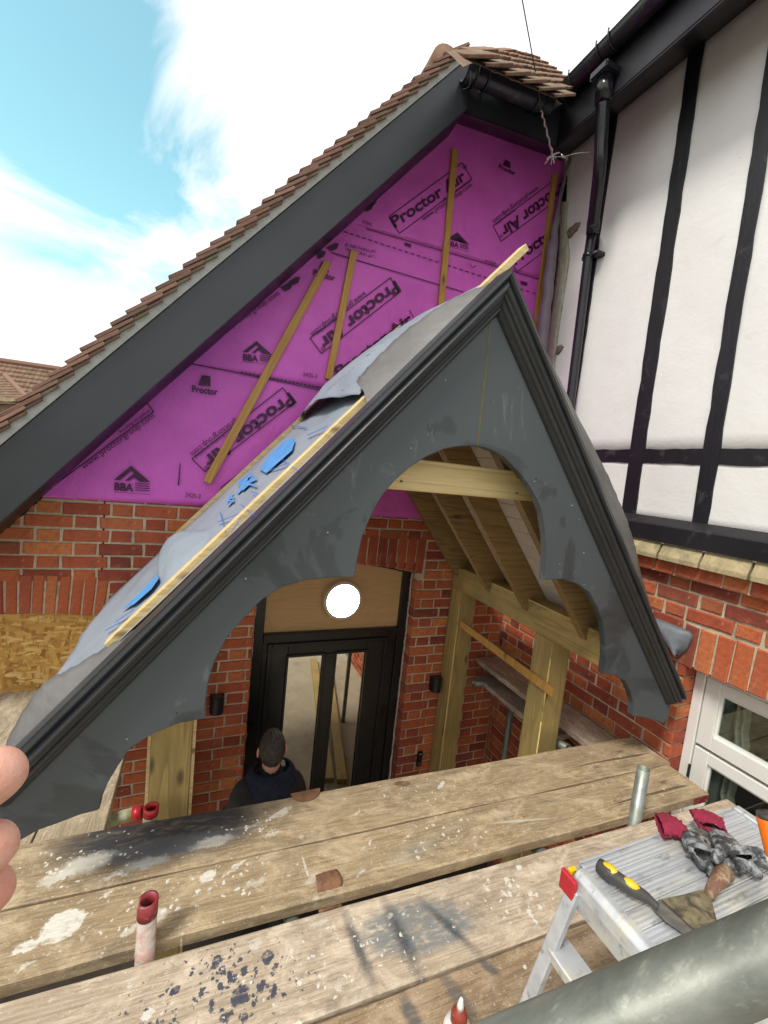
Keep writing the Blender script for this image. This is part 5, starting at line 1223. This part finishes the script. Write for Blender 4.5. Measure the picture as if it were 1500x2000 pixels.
# board clips
def clip(c, label, shape):
    t = thing('board_clip', label, 'board clip', c, 'rusty board clips'); return t
c = PZ(641, 1722, ZB); t = clip(c, 'rusty brown strap clip hooked over the edge of the second board', 0)
bm = B(); w = .040
L = [Vector((0, .026, .004)), Vector((0, .004, .009)), Vector((0, -.014, .007)), Vector((0, -.026, -.012)), Vector((0, -.030, -.036)), Vector((0, -.046, -.052))]
sheet(bm, lambda u, v: c+poly_at(L, v)+Vector(((-w+2*w*u)*(.9+.1*math.sin(v*3)), 0, .003*math.sin(u*3.14)+.0015*wob(u*3, v*8))), 8, 24, .004); obj('strap', bm, M_clip, t, True)
c2 = PZ(597, 1549, ZB); t = clip(c2, 'rusty half round clip on the porch side edge of the first board', 1)
bm = B(); pts = [c2+Vector((.060*math.cos(math.pi+math.pi*k/14), .052*math.sin(math.pi+math.pi*k/14)+.006, .002)) for k in range(15)]; prism(bm, pts, (0, 0, .004)); obj('plate', bm, M_clip, t)

# ------------------------------------------------------------------ aluminium step platform
ZS = -.83
PS = thing('step_platform', 'aluminium step platform standing on the boards with tools lying on it', 'step platform', (1.1, .42, ZB))
PXa, PXb, PYa, PYb = .795, 1.405, .275, .603
bm = B(); n = 9
for k in range(n):
    gp = .0022 if k == 3 else .0004; y0 = PYa+(PYb-PYa)*k/n+gp; y1 = PYa+(PYb-PYa)*(k+1)/n-.0004
    bm2 = B(); box(bm2, PXa+.028, PXb-.012, y0, y1, ZS-.012, ZS); bev(bm2, .002); obj('tread_slat', bm2, M_aluribs, PS)
bm.free()
bm = B(); prof_ = [(PXa, ZS-.075), (PXa-.006, ZS-.03), (PXa-.002, ZS-.006), (PXa+.012, ZS+.003), (PXa+.030, ZS+.002), (PXa+.030, ZS-.075)]
prism(bm, [Vector((x, PYa-.02, z)) for x, z in prof_], (0, PYb-PYa+.01, 0)); bev(bm, .002); obj('end_cap', bm, M_alu, PS)
for yy in (.36, .385):
    bm = B(); tube(bm, [(PXa+.022, yy+.01, ZS+.002), (PXa+.022, yy+.01, ZS+.0045)], .0045, 12); obj('rivet', bm, M_steel, PS, True)
bm = B(); box(bm, PXb-.012, PXb+.012, PYa-.01, PYb, ZS-.06, ZS+.008); bev(bm, .003); obj('end_rail', bm, M_alu, PS)
bm = B(); box(bm, PXa+.03, PXb-.012, PYb, PYb+.006, ZS-.05, ZS+.001); bev(bm, .001); obj('edge_rail', bm, M_alu, PS)
# splayed legs: two stiles each end with treads between
def leg(a, b, w=.045, t=.022): bm = B(); bar(bm, a, b, w, t, (0, 1, 0)); bev(bm, .003); obj('leg', bm, M_alu, PS)
for (xs, dx) in ((PXa-.004, -.13), (PXb+.005, .12)):
    for yy, dy in ((PYb-.02, .02), (PYa+.02, -.02)): leg((xs, yy, ZS-.03), (xs+dx, yy+dy, ZB+.0), .020, .028)
    sgn = -1 if dx < 0 else 1
    for k in (.30, .62):
        a = Vector((xs+dx*k, PYb-.02+.02*k, ZS-.03+(ZB-ZS+.03)*k)); b = Vector((xs+dx*k, PYa+.02-.02*k, a.z)); bm = B(); box(bm, a.x-.022+.012, a.x+.05, b.y, a.y, a.z-.014, a.z+.010); bev(bm, .003); obj('tread', bm, M_alu, PS)
bm = B(); bar(bm, (PXa+.05, PYb-.05, ZS-.04), (PXa+.22, PYa+.02, ZS-.12), .05, .02, (0, 0, 1)); obj('brace', bm, M_alu, PS)
bm = B(); tube(bm, [(PXa-.085, PYb+.0, ZB+.16), (PXa-.02, PYa+.10, ZB+.14)], .006, 8); obj('brace_rod', bm, M_alu, PS, True)
bm = B(); box(bm, PXa-.020, PXa-.008, PYb-.030, PYb+.010, ZS-.050, ZS-.004); bev(bm, .003); obj('red_catch', bm, M_redplastic, PS)
bm = B(); box(bm, PXa-.007, PXa+.012, PYb-.007, PYb+.004, ZS-.070, ZS+.0005); bev(bm, .003); obj('yellow_cap', bm, M_yellow, PS)

# scrapers on it
def on_plat(x, y, h=0): return PZ(x, y, ZS+h)
SCR = thing('filling_knife', 'filling knife with black and yellow handle and clean steel blade', 'scraper', on_plat(1230, 1730))
hp = [on_plat(1170, 1690, .018), on_plat(1200, 1712, .022), on_plat(1232, 1735, .024), on_plat(1262, 1752, .020), on_plat(1284, 1772, .014)]
bm = B(); tube(bm, [poly_at(hp, i/24) for i in range(25)], [.008+.0062*math.sin(math.pi*min(1, .18+i/24*.95))+(.003 if i < 6 else 0) for i in range(25)], 14); obj('handle', bm, M_dkplastic, SCR, True)
for (a, b, r) in ((0.05, .30, .0150), (.36, .62, .0130)):
    q = [poly_at(hp, a+(b-a)*i/8)+Vector((0, 0, .0062)) for i in range(9)]; bm = B(); tube(bm, q, [r*.80*math.sin(math.pi*(.2+.6*i/8)) for i in range(9)], 10); obj('yellow_grip', bm, M_yellow, SCR, True)
bm = B(); prism(bm, [on_plat(x, y, .010) for x, y in ((1278, 1766), (1288, 1757), (1330, 1775), (1400, 1812), (1375, 1836), (1350, 1834), (1300, 1800), (1278, 1778))], (0, 0, .0015)); obj('blade', bm, M_steel, SCR)
SC2 = thing('wide_scraper', 'wide scraper caked with dried filler, its brown handle towards the gloves', 'scraper', on_plat(1360, 1770))
bm = B(); prism(bm, [on_plat(x, y, .0135) for x, y in ((1292, 1757), (1336, 1748), (1372, 1738), (1388, 1752), (1403, 1811), (1380, 1834), (1345, 1806))], (0, 0, .0015)); obj('blade', bm, M_dirtysteel, SC2)
hq = [on_plat(1384, 1748, .018), on_plat(1396, 1728, .022), on_plat(1408, 1714, .024), on_plat(1416, 1704, .022)]
bm = B(); tube(bm, [poly_at(hq, i/12) for i in range(13)], [.008+.010*(i/12)**.7 for i in range(13)], 14); obj('handle', bm, M_brownhandle, SC2, True)

# gloves
def glove(label, cuff, palm, fingers, grp='pair of paint stiff work gloves'):
    c = on_plat(*palm[0]); t = thing('work_glove', label, 'glove', c, grp)
    cp_ = [on_plat(x, y, h) for x, y, h in cuff]
    # cuff: flattened open tube
    def cf(u, v):
        a = 2*math.pi*u; k = poly_at([Vector(p) for p in cp_], v); ax = (cp_[-1]-cp_[0]).normalized(); s = ax.cross(Vector((0, 0, 1))).normalized(); r = .036-.006*v
        return k+s*(math.cos(a)*r)*(1+.08*wob(a, v*4))+Vector((0, 0, 1))*(math.sin(a)*r*.42+.004*wob(v*5, a, 1, 3))
    bm = B(); sheet(bm, cf, 24, 10, .002); obj('cuff', bm, M_maroon, t, True)
    V = []; E = []; Rr = []
    for i, (x, y, h, r) in enumerate([(palm[0][0], palm[0][1], .020, .020), (palm[1][0], palm[1][1], .026, .024), (palm[2][0], palm[2][1], .022, .023)]):
        V.append(on_plat(x, y, h)); Rr.append((r*1.25, r*.72))
        if i: E.append((i-1, i))
    for f in fingers:
        prev = f[0]
        for (x, y, h, r) in f[1]:
            V.append(on_plat(x, y, h)); Rr.append(r); E.append((prev, len(V)-1)); prev = len(V)-1
    o = skinned('hand_part', V, E, Rr, M_glove, t, 2)
    for v in o.data.vertices: v.co += Vector((.0016*wob(v.co.x*30, v.co.y*28), .0016*wob(v.co.y*31, v.co.x*20, 1, 3), .0022*wob(v.co.x*26, v.co.y*33, 1, 5)))
glove('left work glove with maroon cuff and grey coated palm, lying flat on the platform', [(1288, 1612, .018), (1312, 1612, .02), (1338, 1624, .02)], [(1340, 1628), (1362, 1652), (1375, 1678)],
      [(2, [(1382, 1690, .018, .010), (1392, 1712, .014, .009)]), (2, [(1392, 1685, .020, .010), (1412, 1702, .016, .010), (1430, 1722, .012, .009)]), (2, [(1400, 1670, .022, .010), (1425, 1688, .018, .010), (1452, 1708, .012, .009)]), (1, [(1372, 1640, .026, .010), (1388, 1655, .022, .0095)]), (2, [(1370, 1690, .016, .010), (1376, 1700, .013, .009)])])
glove('crumpled work glove with maroon cuff, fingers curled, piled beyond the flat one', [(1380, 1594, .040), (1384, 1604, .042), (1392, 1618, .040)], [(1396, 1620), (1418, 1648), (1440, 1672)],
      [(2, [(1445, 1690, .032, .010), (1452, 1710, .020, .009)]), (2, [(1462, 1688, .034, .010), (1474, 1704, .024, .010), (1488, 1712, .016, .009)]), (2, [(1470, 1672, .036, .010), (1492, 1690, .026, .010), (1512, 1700, .018, .009)]), (2, [(1478, 1660, .034, .009), (1502, 1676, .026, .009)]), (1, [(1408, 1660, .046, .011), (1400, 1675, .044, .012), (1394, 1684, .040, .010)])])
# orange tube at the right edge
OC = thing('sealant_tube', 'orange tube of sealant with a green mark standing at the right edge', 'sealant tube', on_plat(1500, 1690))
a = PD(1506, 1596, .78); b = PD(1530, 1690, .76)
d = (a-b).normalized(); bm = B(); tube(bm, [b-d*.10, b, b.lerp(a, .97), a], [.0225, .0225, .0225, .020], 20); obj('body', bm, M_orange, OC, True)
bm = B(); tube(bm, [a-d*.001, a+d*.006], [.0215, .0205], 20); obj('black_rim', bm, M_dkplastic, OC, True)
bm = B(); tube(bm, [b-d*.01, b+d*.012], .0229, 20); obj('white_band', bm, M_whiteplastic, OC, True)
bm = B(); tube(bm, [b-d*.10, b-d*.011], .0228, 20); obj('black_base', bm, M_dkplastic, OC, True)
bm = B(); e = b.lerp(a, .45); r_ = -e.normalized(); s_ = d.cross(r_).normalized(); ctr = e+r_*.0229+s_*(-.002)
bm.faces.new([bm.verts.new(ctr+s_*x+d*y) for x, y in ((-.006, -.014), (.008, -.014), (.008, .010), (-.002, .012), (-.006, .002))]); bmesh.ops.solidify(bm, geom=bm.faces[:], thickness=.0005); obj('label_mark', bm, M_green, OC)
# glue bottle
g0 = PZ(886, 2062, ZB-.006)
GB2 = thing('glue_bottle', 'white glue bottle with red brown nozzle cap on the nearest board', 'bottle', g0)
def lathe(prof, c, n=24):
    bm = B(); rings = [[bm.verts.new((c.x+r*math.cos(2*math.pi*k/n), c.y+r*math.sin(2*math.pi*k/n), c.z+z)) for k in range(n)] for r, z in prof]
    for i in range(len(rings)-1):
        for k in range(n): bm.faces.new((rings[i][k], rings[i][(k+1) % n], rings[i+1][(k+1) % n], rings[i+1][k]))
    bm.faces.new(rings[0][::-1]); bm.faces.new(rings[-1]); return bm
obj('body', lathe([(.030, 0), (.033, .004), (.033, .072), (.029, .083), (.018, .092), (.017, .094)], g0), M_whiteplastic, GB2, True)
obj('cap', lathe([(.018, .093), (.019, .095), (.019, .112), (.016, .120), (.010, .126), (.009, .127)], g0), M_redbrown, GB2, True)
obj('nozzle', lathe([(.0085, .126), (.0075, .136), (.0045, .150), (.003, .153)], g0), M_whiteplastic, GB2, True)

# ------------------------------------------------------------------ person at the door
hx = Vector((.425, 2.22, -1.60))
PE = thing('person', 'man seen from behind at the door, short greying hair, navy hood and dark jacket', 'person', (hx.x, hx.y, GZ))
b = lambda x, y, z: Vector((hx.x+x, hx.y+y, GZ+z))
V = [b(0, .02, .92), b(0, .01, 1.08), b(0, 0, 1.26), b(0, -.01, 1.36), b(0, 0, 1.42), b(0, .03, 1.49),
     b(-.10, .02, .86), b(-.11, .03, .48), b(-.12, 0, .08), b(-.12, .14, .04), b(.10, .02, .86), b(.11, .05, .48), b(.12, 0, .08), b(.12, .14, .04),
     b(-.145, 0, 1.34), b(-.19, .03, 1.10), b(-.22, .22, .98), b(-.18, .32, .98), b(.145, 0, 1.34), b(.19, .03, 1.10), b(.20, .24, 1.0), b(.17, .33, 1.02)]
E = [(0, 1), (1, 2), (2, 3), (3, 4), (4, 5), (0, 6), (6, 7), (7, 8), (8, 9), (0, 10), (10, 11), (11, 12), (12, 13), (3, 14), (14, 15), (15, 16), (16, 17), (3, 18), (18, 19), (19, 20), (20, 21)]
Rr = [(.15, .11), (.15, .11), (.14, .105), (.11, .085), (.062, .062), (.058, .058), (.085, .085), (.06, .06), (.045, .045), (.04, .03), (.085, .085), (.06, .06), (.045, .045), (.04, .03), (.075, .075), (.055, .055), (.042, .042), (.035, .035), (.075, .075), (.055, .055), (.042, .042), (.035, .035)]
skinned('body', V, E, Rr, M_coat, PE, 2)
bm = B(); bmesh.ops.create_uvsphere(bm, u_segments=32, v_segments=24, radius=1)
hc = hx+Vector((0, .015, .0))
for v in bm.verts:
    c_ = v.co.copy(); jaw = max(0, -c_.z); v.co = Vector((hc.x+c_.x*(.063-.018*jaw), hc.y+c_.y*(.085-.018*jaw)+.015*jaw, hc.z+c_.z*.100))
HD = obj('head', bm, M_skin, PE, True)
bm = B(); tube(bm, [hc+Vector((0, -.01, -.07)), hc+Vector((0, -.02, -.17))], [.048, .055], 18); obj('neck', bm, M_skin, HD, True)
for s in (-1, 1):
    bm = B(); bmesh.ops.create_uvsphere(bm, u_segments=14, v_segments=10, radius=1)
    for v in bm.verts: c_ = v.co.copy(); v.co = hc+Vector((s*(.073+.009*c_.x+.006*(-c_.y)), -.002+.017*c_.y, -.012+.028*c_.z))
    obj('ear', bm, M_skin, HD, True)
bm = B(); bmesh.ops.create_icosphere(bm, subdivisions=5, radius=1); rg = random.Random(5)
for v in bm.verts:
    c_ = v.co.copy(); k = 1+.035*rg.random()+.025*wob(c_.x*4, c_.z*5)
    v.co = hc+Vector((c_.x*.068*k, -.010+c_.y*.088*k, .012+c_.z*.098*k))
bmesh.ops.delete(bm, geom=[v for v in bm.verts if (v.co-hc).z < -.068 or ((v.co-hc).y > .03 and (v.co-hc).z < .05)], context='VERTS')
obj('hair', bm, M_hair, HD, True)
# face on the far side
for s in (-1, 1):
    bm = B(); bmesh.ops.create_uvsphere(bm, u_segments=10, v_segments=8, radius=.011, matrix=Matrix.Translation(hc+Vector((s*.03, .094, .002)))); obj('eye', bm, M_whiteplastic, HD, True)
bm = B(); tube(bm, [hc+Vector((0, .105, .005)), hc+Vector((0, .122, -.03)), hc+Vector((0, .108, -.036))], [.007, .013, .008], 10); obj('nose', bm, M_skin, HD, True)
bm = B(); tube(bm, [hc+Vector((-.022, .094, -.06)), hc+Vector((0, .104, -.06)), hc+Vector((.022, .094, -.06))], [.003, .006, .003], 8); obj('mouth', bm, M_redbrown, HD, True)
def hood(u, v):
    a = math.pi*(u*1.5-.25)+math.pi; w_ = .082+.035*math.sin(math.pi*v); 
    return hc+Vector((math.cos(a)*w_*1.15, -.035+math.sin(a)*w_*.9-.035*v, -.085-.20*v*(0.35+.65*max(0, -math.sin(a)))+.014*math.sin(v*9)))
bm = B(); sheet(bm, hood, 30, 14, .012); obj('hood', bm, M_navy, PE, True)

# ------------------------------------------------------------------ hand at the left edge, close to the camera
HN = thing('hand', 'fingertips of a left hand reaching in from the left edge, close to the camera', 'hand', PD(-60, 1600, .155))
def hd(x, y, d=.155): return PD(x, y, d)
V = [hd(-420, 1760, .19), hd(-300, 1700, .175), hd(-250, 1580, .17), hd(-245, 1660, .172), hd(-235, 1740, .175), hd(-235, 1820, .18)]
Rr = [(.026, .02), (.030, .018), (.013, .012), (.013, .012), (.013, .012), (.012, .011)]
E = [(0, 1), (1, 2), (1, 3), (1, 4), (1, 5)]
def fing(root, pts):
    prev = root
    for (x, y, d, r) in pts: V.append(hd(x, y, d)); Rr.append((r, r)); E.append((prev, len(V)-1)); prev = len(V)-1
fing(2, [(-150, 1575, .160, .0105), (-60, 1545, .155, .0103), (-8, 1515, .152, .0100), (18, 1498, .150, .0076)])
fing(3, [(-150, 1690, .160, .0102), (-60, 1670, .156, .0100), (-20, 1658, .154, .0092), (6, 1645, .152, .0070)])
fing(4, [(-150, 1775, .162, .0098), (-60, 1755, .159, .0094), (-22, 1742, .158, .0088), (5, 1730, .157, .0066)])
fing(5, [(-160, 1860, .166, .0088), (-90, 1860, .165, .0080), (-50, 1858, .165, .0065)])
fing(0, [(-330, 1560, .17, .012), (-260, 1440, .16, .011), (-190, 1380, .155, .009)])
V.append(Vector((-.34, -.02, -.30))); Rr.append((.030, .026)); E.append((0, len(V)-1))
V.append(Vector((-.42, -.30, -.52))); Rr.append((.045, .042)); E.append((len(V)-2, len(V)-1))
bm = B(); tube(bm, [Vector((-.355, -.07, -.34)), Vector((-.42, -.30, -.52)), Vector((-.36, -.52, -.40))], [.052, .062, .075], 20); obj('sleeve', bm, M_coat, HN, True)
skinned('fingers', V, E, [(a*1.08, b*1.08) for a, b in Rr], M_skin, HN, 3)

# ------------------------------------------------------------------ neighbouring house far left
NB = thing('neighbouring_house', 'distant brown tiled house roof beyond the bargeboard at the far left', 'house', (-5, 15, GZ))
r0, r1 = PY(-120, 690, 15), PY(180, 733, 15)
bm = B(); dn = Vector((0, -2.4, -2.1)); k = 0
rows = 16
for i in range(rows):
    a0_, a1_ = r0+dn*(i/rows), r1+dn*(i/rows); b0_, b1_ = r0+dn*((i+1.15)/rows), r1+dn*((i+1.15)/rows)
    n = 30
    for j in range(n):
        p, q = a0_.lerp(a1_, j/n), a0_.lerp(a1_, (j+.93)/n); p2, q2 = b0_.lerp(b1_, j/n), b0_.lerp(b1_, (j+.93)/n); o_ = Vector((0, 0, .03)); s_ = Vector((0, 0, .06))
        hexa(bm, [p2, q2, q, p, p2+s_, q2+s_, q+o_*.3, p+o_*.3])
o = obj('roof_tiles', bm, M_tilemoss, NB); o['kind'] = 'stuff'
bm = B(); tube(bm, [r0+Vector((0, 0, .03)), r1+Vector((0, 0, .03))], .09, 8); obj('ridge', bm, M_tile, NB)
bm = B(); hexa(bm, [r0+dn*1.1+Vector((0, .3, -3)), r1+dn*1.1+Vector((0, .3, -3)), r1+Vector((0, 2, -5)), r0+Vector((0, 2, -5)), r0+dn*1.05+Vector((0, .3, 0)), r1+dn*1.05+Vector((0, .3, 0)), r1-Vector((0, -.1, .1)), r0-Vector((0, -.1, .1))]); obj('wall', bm, M_brick, NB)
h0, h1, h2 = PY(-60, 735, 12.2), PY(20, 745, 12.2), PY(62, 788, 11.6); bm = B()
for i in range(10):
    t = i/10; a_ = PY(-60, 738+5*i, 12.2-.12*i); b_ = PY(14+5*i, 738+5*i, 12.2-.12*i); c_ = PY(-60, 744+5*i, 12.08-.12*i); d_ = PY(19+5*i, 744+5*i, 12.08-.12*i)
    hexa(bm, [c_, d_, b_, a_, c_+Vector((0, 0, .05)), d_+Vector((0, 0, .05)), b_+Vector((0, 0, .02)), a_+Vector((0, 0, .02))])
o = obj('lower_roof_tiles', bm, M_tilemoss, NB); o['kind'] = 'stuff'
bm = B(); tube(bm, [PY(10, 733, 12.2), PY(66, 790, 11)], .05, 8); obj('hip_ridge', bm, M_tile, NB)
bm = B(); c_ = PY(10, 778, 11); box(bm, c_.x-1, c_.x+.25, c_.y, c_.y+.1, c_.z-.06, c_.z+.02); obj('fascia', bm, M_ledge, NB)
bm = B(); box(bm, c_.x-1, c_.x+.6, c_.y+.05, c_.y+1, c_.z-3, c_.z-.06); obj('wall', bm, M_tilemoss, NB)
print('objects', len(bpy.data.objects), 'tris', sum(len(m.polygons) for m in bpy.data.meshes)*2)
